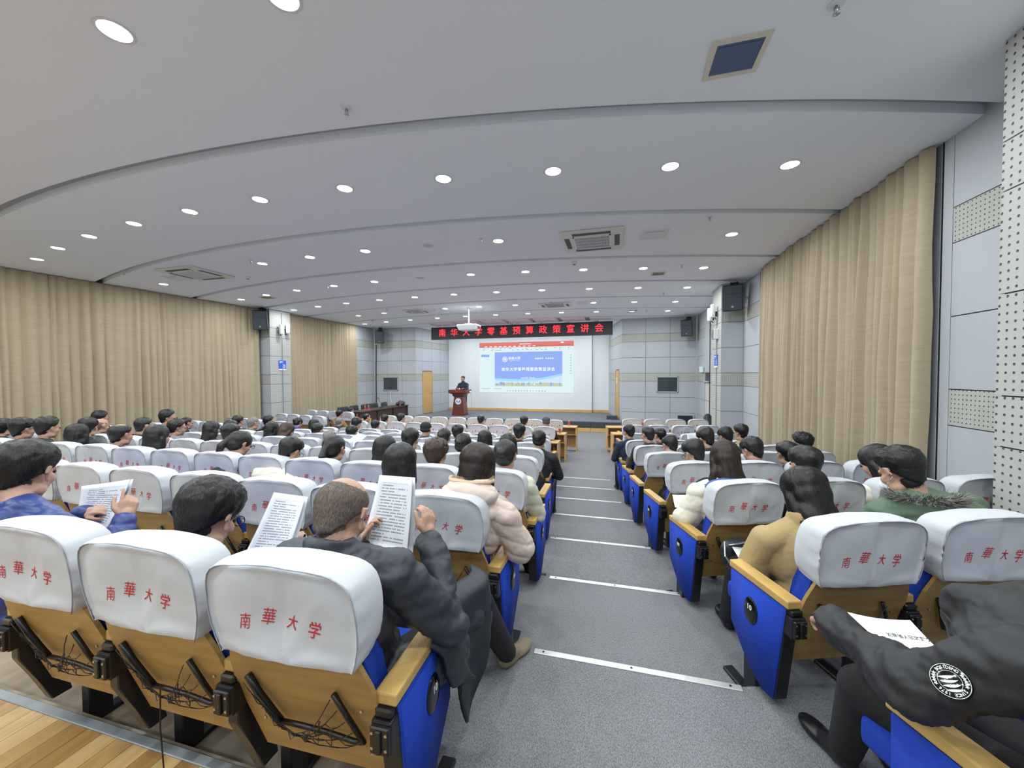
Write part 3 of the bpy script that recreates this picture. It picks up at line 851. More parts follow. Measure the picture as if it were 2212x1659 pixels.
# LED sign ----------------------------------------------------------------
ledm = mat('led_red', rgb(60, 6, 8), 0.5, emis=(1.0, 0.02, 0.03), es=2.2)
sign = thing('scrolling_sign', 'long black LED sign with red glowing Chinese characters above the stage', 'sign', (-4.09, 16.25, 4.16))
obj('sign_housing', bbox(-3.98, 3.98, -0.06, 0.1, -0.27, 0.27, 0.01, 1), mat('sign_black', rgb(38, 28, 32), 0.5), sign)
hb = bm_new()
for a in ((-3.98, 3.98, .25, .275), (-3.98, 3.98, -.275, -.25), (-3.985, -3.955, -.27, .27), (3.955, 3.985, -.27, .27)): box(hb, a[0], a[1], -.075, .0, a[2], a[3])
obj('sign_frame', hb, MT['blackrubber'], sign)
for i, ch in enumerate('\u5357\u534e\u5927\u5b66\u96f6\u57fa\u9884\u7b97\u653f\u7b56\u5ba3\u8bb2\u4f1a'):
    b = flat_text(ch, 0.36, T_(-3.45 + i * 0.575, -0.064, 0), 0.0)
    obj('character', b, ledm, sign)
for x in (-3.4, 0, 3.4):
    bm = bm_new(); tube(bm, [(x, 0.03, 0.27), (x, 0.03, 0.37)], 0.012, 6); obj('hanger_rod', bm, MT['steel'], sign)

# projected picture on the screen wall ---------------------------------------
def em(n, c, s=0.9):
    m = mat(n, (0.04, 0.04, 0.04, 1), 1.0, emis=c, es=s * 0.78, spec=0); return m
SW = 4.95; SH = 2.60
pic = thing('projected_picture', 'bright projected slide on the white screen wall', 'projection', (-4.47, 19.482, 2.665))
def rect(nm, x0, x1, z0, z1, m, lay=1, par=None):
    bm = bm_new(); vs = [bm.verts.new(p) for p in ((x0*SW, -0.0012*lay, z0*SH), (x1*SW, -0.0012*lay, z0*SH), (x1*SW, -0.0012*lay, z1*SH), (x0*SW, -0.0012*lay, z1*SH))]; bm.faces.new(vs)
    return obj(nm, bm, m, par or pic)
mW = em('lit_page_white', rgb(226, 245, 250), 0.78); mR = em('lit_bar_red', rgb(224, 120, 108), 0.8); mB = em('lit_slide_blue', rgb(140, 168, 238), 0.85)
mB2 = em('lit_slide_paleblue', rgb(160, 216, 246), 0.85); mT = em('lit_text_white', rgb(246, 250, 255), 1.0); mG = em('lit_text_grey', rgb(150, 175, 185), 0.8); mGr = em('lit_green', rgb(196, 206, 170), 0.8)
rect('page', -.5, .5, -.5, .5, mW, 1)
rect('title_bar', -.5, .5, .435, .5, mR, 2); rect('title_bar_tabs', -.5, .5, .40, .435, em('lit_bar_red2', rgb(214, 104, 94), .8), 2)
SX0, SX1, SZ0, SZ1 = -.33, .385, -.375, .305
rect('slide', SX0, SX1, SZ0, SZ1, mB, 2)
rect('slide_thumbnail', -.48, -.39, .18, .26, mB, 2); rect('thumbnail_stripe', -.48, -.39, .185, .205, mT, 3)
def swoosh(nm, f0, f1, m, lay):
    bm = bm_new(); a = []; n = 30
    for i in range(n + 1):
        t = i / n; x = SX0 + (SX1 - SX0) * t
        a.append((bm.verts.new((x*SW, -.0012*lay, f0(t)*SH)), bm.verts.new((x*SW, -.0012*lay, f1(t)*SH))))
    for i in range(n): bm.faces.new((a[i][0], a[i+1][0], a[i+1][1], a[i][1]))
    return obj(nm, bm, m, pic)
c1 = lambda t: -.215 - .02 * math.sin(PI * t * 1.1) + .22 * max(0, t - .45) ** 1.6
swoosh('slide_sky', lambda t: SZ0, c1, em('lit_sky', rgb(206, 224, 250), .85), 3)
swoosh('slide_wave', lambda t: c1(t) - .045, c1, mB2, 4)
rb = random.Random(4)
ridge = [rb.uniform(0, .03) for _ in range(31)]
swoosh('slide_campus', lambda t: SZ0, lambda t: SZ0 + .05 + ridge[int(t*30)], mGr, 5)
for i in range(26):
    x = SX0 + .01 + (SX1 - SX0 - .04) * rb.random(); h_ = rb.uniform(.02, .055)
    rect('campus_building', x, x + rb.uniform(.008, .02), SZ0 + rb.uniform(.005, .05), SZ0 + .03 + h_, rb.choice([mW, mB, mG, em('lit_tan', rgb(222, 214, 190), .8)]), 6)['kind'] = 'stuff'
def ptext(s, size, x, z, m, nm='slide_text', sp=1.0, lay=7, off=.0005):
    obj(nm, flat_text(s, size, T_(x*SW, -.0012*lay, z*SH), off, sp), m, pic)
mid = (SX0 + SX1) / 2
ptext('\u5357\u534e\u5927\u5b66\u96f6\u57fa\u9884\u7b97\u653f\u7b56\u5ba3\u8bb2\u4f1a', 0.205, mid, -.045, mT, 'slide_title', 1.12, off=.001)
ptext('2025\u5e741\u67088\u65e5', 0.11, mid, -.215, mT, 'slide_date', 1.2)
ptext('\u660e\u5fb7\u535a\u5b66  \u6c42\u662f\u81f4\u8fdc', 0.10, .20, .165, mT, 'slide_motto', 1.25)
ptext('\u5357\u83ef\u5927\u5b78', 0.16, -.115, .175, mT, 'slide_logo_text', 1.0); ptext('UNIVERSITY OF SOUTH CHINA', 0.036, -.115, .13, mT, 'slide_logo_text')
b = circle_bm(.14, -.0084, 28, .125, (-.218*SW, .16*SH)); obj('slide_logo_ring', b, mT, pic); b = circle_bm(.105, -.0084, 28, .095, (-.218*SW, .16*SH)); obj('slide_logo_ring', b, mT, pic)
for dx in (-.035, 0.03): rect('slide_logo_mark', -.218 + dx/SW*1.0 - .003, -.218 + dx/SW + .006, .14, .185, mT, 7)
for i in range(11): rect('menu_mark', -.44 + i*.052, -.41 + i*.052, .412, .424, mT, 4)['kind'] = 'stuff'
rect('title_mark', -.06, .06, .455, .467, mT, 4); rect('window_mark', .37, .40, .465, .485, mT, 4)
for i in range(40):
    x = -.48 + .96 * (i % 20) / 20 + rb.uniform(0, .02); z = .375 - .03 * (i // 20)
    if rb.random() < .75: rect('ribbon_mark', x, x + rb.uniform(.01, .03), z - .006, z + .005, mG, 4)['kind'] = 'stuff'
for i in range(14):
    x = -.20 + i * .031; rect('taskbar_icon', x, x + .012, -.475, -.458, rb.choice([mG, mB, mR, mB2]), 4)['kind'] = 'stuff'
for i in range(8): rect('side_icon', .465, .478, .22 - i*.05, .235 - i*.05, mG, 4)['kind'] = 'stuff'
rect('status_mark', -.48, -.38, -.43, -.42, mG, 4); rect('status_mark', -.34, -.26, -.43, -.42, mG, 4)

# projector -------------------------------------------------------------------
pj = thing('projector', 'white ceiling projector hanging on a pole before the stage', 'projector', (-4.74, 12.25, 3.88))
bm = bbox(-.36, .36, -.24, .24, -.10, .10, .05, 3)
for v in bm.verts:
    if v.co.z < 0: v.co.x *= .88; v.co.y *= .85
obj('projector_body', bm, MT['white'], pj, True)
bm = bm_new(); lathe(bm, [(.075, 0), (.08, .03), (.06, .04)], 20); o = obj('projector_lens', bm, MT['gloss'], pj); o.rotation_euler = (-PI/2, 0, 0); o.location = (.12, .22, -.01)
bm = bm_new()
for i in range(6): box(bm, .33, .365, -.15 + i*.045, -.13 + i*.045, -.05, .05)
obj('projector_vent', bm, MT['steel'], pj)['kind'] = 'stuff'
bm = bm_new(); tube(bm, [(0, 0, .10), (0, 0, .65)], .022, 10); box(bm, -.12, .12, -.1, .1, .10, .13); box(bm, -.07, .07, -.07, .07, .63, .65); obj('ceiling_pole', bm, MT['white'], pj)
bm = bm_new(); tube(bm, [(.02, 0, .62), (.12, .05, .60), (.3, .1, .52), (.42, .12, .56), (.5, .14, .64)], .008, 5); obj('projector_cable', bm, MT['steel'], pj)

# cassette air conditioners ----------------------------------------------------
def cassette(x, y, s, sy, label, detail=True):
    t = thing('air_conditioner', label, 'air conditioner', (x, y, CEIL), 0)
    w, d = s / 2, sy / 2
    bm = bbox(-w, w, -d, d, -.035, 0, .015, 2); obj('fascia', bm, bpy.data.materials.get('cassette_cream') or mat('cassette_cream', rgb(226, 224, 214), .45), t)
    gm = bpy.data.materials.get('cassette_grille_dark') or mat('cassette_grille_dark', rgb(70, 80, 92), 0.6)
    for nm, (a, b, c, e) in (('louvre', (-w*.6, w*.6, d*.68, d*.86)), ('louvre', (-w*.6, w*.6, -d*.86, -d*.68)), ('louvre', (-w*.88, -w*.72, -d*.5, d*.5)), ('louvre', (w*.72, w*.88, -d*.5, d*.5))):
        bm = bm_new(); box(bm, a, b, c, e, -.038, -.030); obj(nm, bm, gm, t)
    bm = bm_new(); box(bm, -w*.56, w*.56, -d*.54, d*.54, -.042, -.034); g = obj('intake_back', bm, gm, t)
    n = 34 if detail else 14
    bm = bm_new()
    for i in range(n):
        xx = -w*.55 + w*1.1 * i / (n - 1); box(bm, xx - .004, xx + .004, -d*.54, d*.54, -.047, -.041)
    for yy in (-d*.27, 0, d*.27): box(bm, -w*.56, w*.56, yy - .004, yy + .004, -.048, -.041)
    obj('intake_bars', bm, MT['white'], g)['kind'] = 'stuff'
    bm = bm_new(); 
    for a in ((-w*.6, w*.6, d*.54, d*.6), (-w*.6, w*.6, -d*.6, -d*.54), (-w*.62, -w*.56, -d*.6, d*.6), (w*.56, w*.62, -d*.6, d*.6)): box(bm, *a, -.05, -.034)
    obj('intake_frame', bm, MT['white'], t)
cassette(-.37, 6.59, .98, 1.02, 'large white cassette air conditioner in the ceiling nearest the right aisle')
cassette(-8.74, 6.42, 1.02, .96, 'white cassette air conditioner in the ceiling above the left curtain')
cassette(-1.85, 12.38, .98, .74, 'white cassette air conditioner in the ceiling to the right of the projector', False)
cassette(-6.66, 12.28, .8, .66, 'white cassette air conditioner in the ceiling to the left of the projector', False)
CREAM = mat('cream_plastic', rgb(222, 218, 202), .5)
def hatch(x, y, w, d, label, dark=None, nm='ceiling_hatch', cat='hatch'):
    t = thing(nm, label, cat, (x, y, CEIL), 0)
    w /= 2; d /= 2; bm = bm_new()
    for a in ((-w, w, d*.78, d), (-w, w, -d, -d*.78), (-w, -w*.8, -d*.78, d*.78), (w*.8, w, -d*.78, d*.78)): box(bm, *a, -.012, 0)
    obj('hatch_frame', bm, CREAM if dark else MT['white'], t)
    bm = bm_new(); box(bm, -w*.8, w*.8, -d*.78, d*.78, -.006, 0); obj('hatch_leaf', bm, dark or MT['white'], t)
    bm = bm_new(); box(bm, -w*.7, w*.7, -d*.62, -d*.5, -.010, -.006); obj('hatch_slot', bm, MT['steel'] if dark is None else dark, t)
bl = mat('blue_grey_filter', rgb(88, 108, 140), 0.7)
hatch(.585, 6.58, .42, .42, 'white access hatch beside the large cassette air conditioner')
hatch(.80, 3.07, .36, .36, 'square ceiling vent with a dark blue filter, nearest the camera', bl, 'ceiling_vent', 'vent')
hatch(.91, 9.18, .3, .3, 'small grey ceiling vent beyond the large cassette unit', mat('grey_filter', rgb(130, 130, 126), .7), 'ceiling_vent', 'vent')
hatch(-9.55, 8.98, .4, .3, 'small brownish ceiling vent near the left curtain', mat('brown_filter', rgb(150, 138, 120), .7), 'ceiling_vent', 'vent')
hatch(-9.6, 6.62, .4, .4, 'white hatch with peeling paint beside the left cassette unit')
hatch(-1.0, 12.3, .34, .34, 'white access hatch right of the far cassette unit')
hatch(.60, 14.3, .3, .2, 'small dark ceiling vent near the right front wall', bpy.data.materials['grey_filter'], 'ceiling_vent', 'vent')
# sprinklers and detectors
def sprk():
    bm = bm_new(); lathe(bm, [(.045, 0), (.04, -.008), (.012, -.012)], 16)
    return mesh(bm, 'escutcheon', True)
ESC = sprk()
bm = bm_new(); tube(bm, [(0, 0, -.008), (0, 0, -.05)], .008, 8); tube(bm, [(-.012, 0, -.02), (-.014, 0, -.04), (0, 0, -.055)], .003, 5); tube(bm, [(.012, 0, -.02), (.014, 0, -.04), (0, 0, -.055)], .003, 5); lathe(bm, [(.02, -.058), (.02, -.055), (.006, -.05)], 12); SPH = mesh(bm, 'sprinkler_head', True)
for (x, y), where in zip([(1.27, 2.80), (-2.15, 2.81), (1.28, 6.06), (-10.14, 5.96), (-2.11, 6.04), (1.30, 8.58), (1.27, 11.38), (-6.76, 5.99), (-6.89, 8.20), (-5.94, 12.14), (1.04, 14.26), (-1.9, 11.9)],
        ['near the blue-filtered vent', 'in the near ceiling left of centre', 'to the right of the white hatch', 'above the left curtain', 'left of the large cassette unit', 'right of the small grey vent', 'in front of the right column', 'right of the left cassette unit', 'in the fourth downlight row', 'beside the left far cassette unit', 'above the right front wall', 'just before the right far cassette unit']):
    t = thing('fire_sprinkler', 'small chrome pendent sprinkler %s' % where, 'sprinkler', (x, y, CEIL)); link('escutcheon', ESC, t, MT['white']); link('sprinkler_head', SPH, t, MT['steel'])
bm = bm_new(); lathe(bm, [(.06, 0), (.058, -.02), (.04, -.035), (.038, -.05)], 20); SMK = mesh(bm, 'detector_body', True)
bm = bm_new(); lathe(bm, [(.03, -.0535), (.036, -.05)], 16); SMB = mesh(bm, 'detector_base')
for (x, y), where in zip([(-.79, 7.79), (-7.98, 6.98), (-9.56, 13.92), (-7.4, 11.6)], ['between the large cassette unit and the next slot', 'right of the left cassette unit', 'near the far left corner', 'left of the far left cassette unit']):
    t = thing('smoke_detector', 'round white smoke detector %s' % where, 'smoke detector', (x, y, CEIL)); link('detector_body', SMK, t, MT['white']); link('detector_grille', SMB, t, MT['black'])

# loudspeakers -------------------------------------------------------------------
def speaker(x, y, z, rz, label, w=.42, h=.60, tilt=.22):
    t = thing('wall_loudspeaker', label, 'loudspeaker', (x, y, z), rz)
    bm = bm_new(); prism(bm, [(-w/2, -.18), (w/2, -.18), (w*.33, .18), (-w*.33, .18)], -h/2, h/2)
    bmesh.ops.bevel(bm, geom=bm.edges[:], offset=.01, segments=1, affect='EDGES')
    mt_ = Matrix.Rotation(tilt, 4, 'X')
    me = mesh(bm); me.transform(mt_); link('cabinet', me, t, MT['blackrubber'])
    bm = bm_new(); box(bm, -w/2+.02, w/2-.02, -.188, -.18, -h/2+.02, .09); box(bm, -w/2+.02, w/2-.02, -.188, -.18, .10, h/2-.02); me = mesh(bm); me.transform(mt_)
    link('grille', me, t, bpy.data.materials.get('speaker_mesh') or mat('speaker_mesh', rgb(58, 64, 74), .6, bump=(300, .5, .002)))
    b = circle_bm(.028, -.190, 16, 0, (0, -.2)); me = mesh(b); me.transform(mt_); link('badge', me, t, MT['steel'])
    bm = bm_new(); tube(bm, [(0, .1, .05), (0, .3, .1)], .02, 8); tube(bm, [(-.08, .05, .28), (-.06, .2, .42), (0, .3, .42)], .012, 6); tube(bm, [(.08, .05, .28), (.06, .2, .42), (0, .3, .42)], .012, 6); box(bm, -.08, .08, .29, .31, 0, .45)
    obj('wall_bracket', bm, MT['black'], t)
speaker(2.70, 10.32, 4.12, -.35, 'black loudspeaker high on the right perforated column')
speaker(-11.16, 10.22, 4.12, .55, 'black loudspeaker high beside the left perforated column', .42, .62)
speaker(2.62, 15.9, 4.04, -.35, 'black loudspeaker in the front right corner above the grey boards', .40, .60)
speaker(-10.62, 16.0, 4.08, .45, 'black loudspeaker in the front left corner with a cable below', .42, .56)
bm = bm_new(); tube(bm, [(-11.12, 16.45, 3.75), (-11.15, 16.46, 2.5), (-11.17, 16.46, .2)], .02, 6); t = link('speaker_cable', mesh(bm), None, MT['blackrubber']); setp(t, 'thick black cable running down the front left corner', 'cable')
# access points, boxes and signs on the columns
def ap(x, y, z, rz, label):
    t = thing('wireless_antenna', label, 'antenna', (x, y, z), rz)
    bm = bbox(-.06, .06, -.05, .05, -.17, .17, .02, 2); obj('antenna_housing', bm, MT['white'], t, True)
    bm = bm_new(); box(bm, -.02, .02, .05, .10, -.15, -.02); tube(bm, [(0, .05, -.17), (.02, .08, -.22)], .012, 6); obj('mounting_arm', bm, MT['black'], t)
ap(-11.02, 10.86, 3.88, PI/2 - .2, 'left of two white wireless antennas on the left column'); ap(-11.05, 11.16, 3.93, PI/2 + .3, 'right of two white wireless antennas on the left column')
ap(2.42, 11.05, 3.93, -PI/2, 'white wireless antenna on the right column, nearer one'); ap(2.42, 11.36, 3.88, -PI/2 + .3, 'white wireless antenna on the right column, farther one')
t = thing('wall_box', 'small white control box on the right column below the antennas', 'box', (2.50, 11.05, 3.33)); obj('box_body', bbox(-.07, .04, -.1, .1, -.13, .13, .01, 2), MT['white'], t); obj('box_lid', bbox(-.085, -.07, -.09, .09, -.12, .12, .004, 1), MT['steel'], t)
def csign(x, y, z, rz, label):
    t = thing('wall_sign', label, 'sign', (x, y, z), rz)
    sb = bpy.data.materials.get('sign_blue') or mat('sign_blue', rgb(38, 98, 214), .4)
    obj('sign_plate', bbox(-.15, .15, -.006, .006, -.12, .17, .003, 1), sb, t); obj('sign_foot', bbox(-.15, .15, -.008, .006, -.17, -.12, .003, 1), MT['white'], t)
    obj('sign_ring', circle_bm(.068, -.008, 24, .056, (.06, -.03)), WHITEINK, t)
    obj('sign_lettering', flat_text('2', .10, T_(.06, -.008, -.03), .003), WHITEINK, t)
    bm = bm_new(); box(bm, -.12, .0, -.008, -.007, .11, .135); box(bm, -.12, -.04, -.008, -.007, .08, .092); obj('sign_heading', bm, WHITEINK, t)['kind'] = 'stuff'
csign(-11.13, 10.98, 2.65, PI/2, 'blue and white sign on the left perforated column'); csign(2.53, 11.15, 2.64, -PI/2, 'blue and white sign on the right perforated column')
for x, y, z0, z1 in ((-11.13, 10.99, 0.3, 4.45), (2.53, 11.1, .3, 3.7)):
    bm = bm_new(); box(bm, -.012, .012, -.012, .012, 0, z1 - z0); t = link('conduit', mesh(bm), None, MT['trimgrey'], (x, y, z0)); setp(t, 'thin grey conduit running down the %s column' % ('left' if x < 0 else 'right'), 'conduit')
t = thing('exit_sign', 'small pale green exit light above the pinkish side door', 'sign', (2.98, 15.2, 2.46)); obj('sign_box', bbox(-.04, .04, -.16, .16, -.1, .1, .005, 1), MT['white'], t)
bm = bm_new(); box(bm, -.043, -.04, -.14, .0, -.08, .08); obj('sign_face', bm, mat('exit_green', rgb(90, 190, 150), .5, emis=(.3, .8, .6), es=.4), t)

# lectern -----------------------------------------------------------------------
lt = thing('lectern', 'reddish-brown wooden lectern with a round white emblem on the stage', 'lectern', (-7.02, 16.95, 0.40))
bm = bm_new()
def frustum(bm, a0, b0, z0, a1, b1, z1, yo=0):
    vs = [bm.verts.new((sx*a, sy*b + yo, z)) for (a, b, z) in ((a0, b0, z0), (a1, b1, z1)) for sx, sy in ((-1, -1), (1, -1), (1, 1), (-1, 1))]
    for f in ((3,2,1,0),(4,5,6,7),(0,1,5,4),(1,2,6,5),(2,3,7,6),(3,0,4,7)): bm.faces.new([vs[i] for i in f])
frustum(bm, .31, .25, .0, .31, .25, .10); frustum(bm, .30, .24, .10, .22, .19, .88); obj('lectern_body', bm, MT['maroon'], lt)
bm = bm_new(); frustum(bm, .22, .19, .88, .28, .24, .92); frustum(bm, .28, .24, .92, .28, .24, 1.0); obj('lectern_collar', bm, mat('dark_wood', rgb(66, 44, 40), .4), lt)
bm = bm_new(); frustum(bm, .30, .24, 1.0, .45, .32, 1.06); frustum(bm, .45, .32, 1.06, .45, .32, 1.20); obj('lectern_top', bm, MT['maroon'], lt)
obj('top_lettering', flat_text('\u5357\u83ef\u5927\u5b78', .085, T_(0, -.324, 1.13), .002, 1.4), MT['red'], lt)
em_ = obj('emblem', circle_bm(.155, -.232, 32, 0, (0, .66)), WHITEINK, lt); em_.rotation_euler = (-.03, 0, 0); em_.location = (0, -.012, 0)
eb = mat('emblem_blue', rgb(52, 74, 150), .5)
b = circle_bm(.150, -.2335, 32, .138, (0, .66)); join_bm(b, circle_bm(.100, -.2335, 24, .092, (0, .66)))
for s_ in (-1, 1):
    pts = [(s_*.02, .60), (s_*.06, .61), (s_*.085, .65), (s_*.075, .70), (s_*.045, .72), (s_*.05, .68), (s_*.035, .64)]
    b.faces.new([b.verts.new((x, -.2335, z)) for x, z in pts])
for v_ in ((-.012, .60), ): box(b, -.012, .012, -.2336, -.2334, .60, .67)
obj('emblem_mark', b, eb, em_)
bm = bm_new(); tube(bm, [(.30, .1, 1.2), (.34, 0, 1.34), (.36, -.06, 1.42)], .006, 6); tube(bm, [(.36, -.06, 1.42), (.365, -.075, 1.45)], .013, 6); obj('gooseneck_microphone', bm, MT['black'], lt)
bm = bm_new(); lathe(bm, [(.05, 0), (.055, .03), (.045, .06)], 14); o = obj('side_dispenser', bm, MT['white'], lt); o.location = (.52, 0, 1.08)
bm = bm_new(); tube(bm, [(.5, 0, 1.08), (.56, 0, .9), (.58, 0, .4), (.55, 0, .08), (.45, .05, .01)], .005, 5); obj('hanging_cable', bm, MT['steel'], lt)

# front tables -------------------------------------------------------------------
def ftable(x0, x1, y, z, rz, label, group, org=None):
    ox = x0 if org is None else org[0]; oy = y if org is None else org[1]
    t = thing('writing_table', label, 'table', (ox, oy, z), rz, group); L = x1 - x0
    obj('tabletop', bbox(0, L, -.02, .38, .72, .75, .005, 1), MT['tablewood'], t)
    obj('front_board', bbox(0.02, L-.02, .33, .35, .08, .72, .003, 1), MT['tablewood'], t)
    obj('shelf', bbox(.02, L-.02, .05, .33, .50, .515, .002, 1), MT['tablewood'], t)
    n = max(1, round(L / 1.15))
    for i in range(n + 1):
        xx = min(L - .03, L * i / n)
        bm = bm_new(); prism_x(bm, [(0.0, .72), (.0, .50), (.06, .42), (.06, .0), (.36, .0), (.36, .72)], xx, xx + .028); obj('side_board', bm, MT['tablewood'], t)
for r, (yy, nm) in enumerate(((8.85, 'third'), (10.12, 'second'), (11.55, 'front'))):
    a = -7.2; seg = [(-7.25, -5.2), (-5.18, -3.1), (-3.08, -1.10)] if r == 2 else [(-7.1, -5.2), (-5.18, -3.2), (-3.18, -1.26)]
    for i, (xa, xb) in enumerate(seg):
        ftable(xa, xb, yy, 0, 0, 'pale wooden writing table, %s section of the %s table row in the middle block' % (('left', 'centre', 'right')[i], nm), 'writing tables of the middle block')
for r, (x0, y0, a) in ((9, (-.22, 11.75, 10)), (8, (-.05, 10.45, 11))):
    for i in range(2):
        aa = math.radians(a); ox = x0 + i*1.5*math.cos(aa); oy = y0 + i*1.5*math.sin(aa)
        ftable(0, 1.48, 0, 0, aa, 'pale wooden writing table, %s section of the %s table row in the right block' % (('aisle', 'wall')[i], 'front' if r == 9 else 'second'), 'writing tables of the right block', (ox, oy))
aa = math.radians(-10); ftable(0, 1.4, 0, 0, aa, 'pale wooden writing table in front of the far left block', None, (-9.9, 12.05))

# bottles ------------------------------------------------------------------------
bm = bm_new(); lathe(bm, [(.030, 0), (.032, .01), (.031, .06), (.031, .13), (.028, .155), (.013, .185), (.012, .20)], 14); BOT = mesh(bm, 'bottle_body', True)
bm = bm_new(); lathe(bm, [(.0325, .055), (.0325, .115)], 14); BLB = mesh(bm, 'bottle_label')
bm = bm_new(); lathe(bm, [(.0145, .198), (.0145, .222)], 12); BCP = mesh(bm, 'bottle_cap')
capm = mat('red_cap', rgb(222, 40, 50), .4)
BOTS = [(-7.0 + .05, 11.62), (-6.35, 11.66), (-5.5, 11.64), (-4.98, 11.66), (-3.55, 11.64), (-3.05, 11.64), (-2.0, 11.66), (-1.55, 11.64), (-1.35, 11.5 + .3), (-2.62, 11.7), (-1.42, 10.25), (-4.2, 11.66)]
for i, (x, y) in enumerate(BOTS):
    t = thing('water_bottle', 'clear water bottle with red cap on the middle block tables, %s from the left' % ORD[sorted(b[0] for b in BOTS).index(x)], 'bottle', (x, y, .75), 0, 'water bottles on the tables')
    link('bottle_body', BOT, t, MT['water']); link('bottle_label', BLB, t, capm); link('bottle_cap', BCP, t, capm)
for i, (x, y, z) in enumerate([(.32, 11.95, .75), (.78, 12.05, .75), (1.6, 12.2, .75), (-9.2, 12.05, .75), (-8.92, 12.0, .75), (-8.95, 12.5, 1.0), (-8.9, 12.62, 1.0), (-8.82, 12.54, 1.0), (-8.75, 14.6, 1.0), (-9.85, 12.3, .75)]):
    t = thing('water_bottle', 'clear red-capped bottle on the %s' % (['right block front table at the aisle', 'right block front table, second one', 'right block front table, third one', 'far left table, left one', 'far left table, right one', 'near end of the dark desk, left of three', 'near end of the dark desk, middle of three', 'near end of the dark desk, right of three', 'far end of the dark desk by the black bag', 'far left table beside the curtain'][i]), 'bottle', (x, y, z))
    link('bottle_body', BOT, t, MT['water']); link('bottle_label', BLB, t, capm); link('bottle_cap', BCP, t, capm)

# dark desk and black chairs -------------------------------------------------------
dk = mat('espresso_wood', rgb(62, 46, 42), .45, var=(4, .15, (6, 1, 1)))
t = thing('long_desk', 'long dark brown desk along the left side before the stage', 'desk', (-8.85, 11.95, 0))
obj('desktop', bbox(-.45, .12, 0, 3.3, .955, 1.0, .006, 1), dk, t)
for i in range(3): obj('front_panel', bbox(.02, .05, .02 + i*1.1, 1.08 + i*1.1, .02, .955, .005, 1), dk, t)
for i in range(4): obj('pilaster', bbox(.04, .09, max(0, i*1.09 - .03), i*1.09 + .03, .02, .955, .004, 1), dk, t)
bgm = mat('black_leather', rgb(34, 38, 44), .45, spec=.5)
for i, (x, y) in enumerate(((-9.75, 12.35), (-9.75, 13.0), (-9.72, 13.65), (-9.72, 14.2), (-9.62, 14.85))):
    t = thing('conference_chair', 'black leather conference chair behind the dark desk, %s from the left' % ORD[i], 'chair', (x, y, .0), -PI/2 + rs.uniform(-.15, .15) + (.0 if i < 4 else .25), 'black conference chairs')
    bm = bbox(-.27, .27, -.05, .06, .58, 1.13, .05, 4)
    for v in bm.verts:
        v.co.y += -.12 * (v.co.z - .6); v.co.x *= 1 - .25 * max(0, v.co.z - .9)
    obj('backrest', bm, bgm, t, True); obj('seat', bbox(-.25, .25, .0, .48, .44, .55, .035, 3), bgm, t, True)
    for sx in (-1, 1):
        bm = bm_new(); tube(bm, [(sx*.24, .0, .80), (sx*.30, .1, .76), (sx*.30, .35, .72), (sx*.27, .40, .5)], .016, 6); obj('arm', bm, MT['black'], t)
        for sy in (0.02, .44): bm = bm_new(); tube(bm, [(sx*.22, sy, .45), (sx*.24, sy, .0)], .014, 6); obj('leg', bm, MT['steel'], t)
t = thing('black_bag', 'black soft bag lying on the far end of the dark desk', 'bag', (-8.95, 14.95, 1.0))
bm = bm_new(); bmesh.ops.create_icosphere(bm, subdivisions=4, radius=1)
for v in bm.verts:
    n_ = noise.noise(v.co * 2.2) * .18; v.co = V((v.co.x*.16, v.co.y*.26, max(0, v.co.z*.10 + .07))) * (1 + n_)
obj('bag_body', bm, bgm, t, True)
bm = bm_new(); tube(bm, [(0, -.12, .13), (0, -.06, .2), (0, .06, .2), (0, .12, .13)], .008, 6); obj('bag_handle', bm, MT['black'], t)
t = thing('desk_microphone', 'black gooseneck microphone standing on the dark desk', 'microphone', (-8.95, 13.55, 1.0)); obj('microphone_base', bbox(-.06, .06, -.05, .05, 0, .03, .008, 2), MT['black'], t)
bm = bm_new(); tube(bm, [(0, 0, .03), (-.03, -.03, .2), (-.08, -.08, .36)], .006, 6); obj('gooseneck', bm, MT['black'], t); bm = bm_new(); tube(bm, [(-.08, -.08, .36), (-.095, -.095, .42)], .014, 8); obj('microphone_head', bm, MT['blackrubber'], t)
bm = bm_new(); tube(bm, [(-10.37, 16.46, 1.55), (-10.36, 16.45, 1.2), (-10.3, 16.4, 1.0), (-9.4, 15.6, 1.02), (-9.1, 15.1, 1.02)], .012, 5); t = link('white_cable', mesh(bm), None, MT['white']); setp(t, 'white cable hanging from the left booth window to the desk', 'cable')
# guitar-like backpack leaning by the right column
t = thing('instrument_case', 'black padded case leaning by the right column behind the last seats', 'case', (2.72, 12.3, 0), .3)
bm = bm_new(); prism(bm, [(-.2, 0), (.2, 0), (.22, .5), (.15, .8), (.1, 1.1), (0, 1.18), (-.1, 1.1), (-.15, .8), (-.22, .5)], -.07, .07)
bmesh.ops.bevel(bm, geom=bm.edges[:], offset=.03, segments=3, affect='EDGES'); me = mesh(bm, 'c', True); me.transform(Matrix.Rotation(-.25, 4, 'X') @ UP); link('case_body', me, t, bgm)
bm = bm_new(); tube(bm, [(0, -.1, .5), (0.03, -.16, .55), (.03, -.2, .7), (0, -.2, .75)], .01, 6); obj('case_handle', bm, MT['steel'], t)
# ================================================================ PEOPLE
def E_(c, r, rot=None): return ('e', V(c), V(r) if not isinstance(r, (int, float)) else V((r, r, r)), rot)
def C_(p0, r0, p1, r1): return ('c', V(p0), r0, V(p1), r1)
_ico = bm_new(); bmesh.ops.create_icosphere(_ico, subdivisions=3, radius=1.0); ICO = [v.co.copy() for v in _ico.verts]; ICOF = [[v.index for v in f.verts] for f in _ico.faces]; _ico.free()

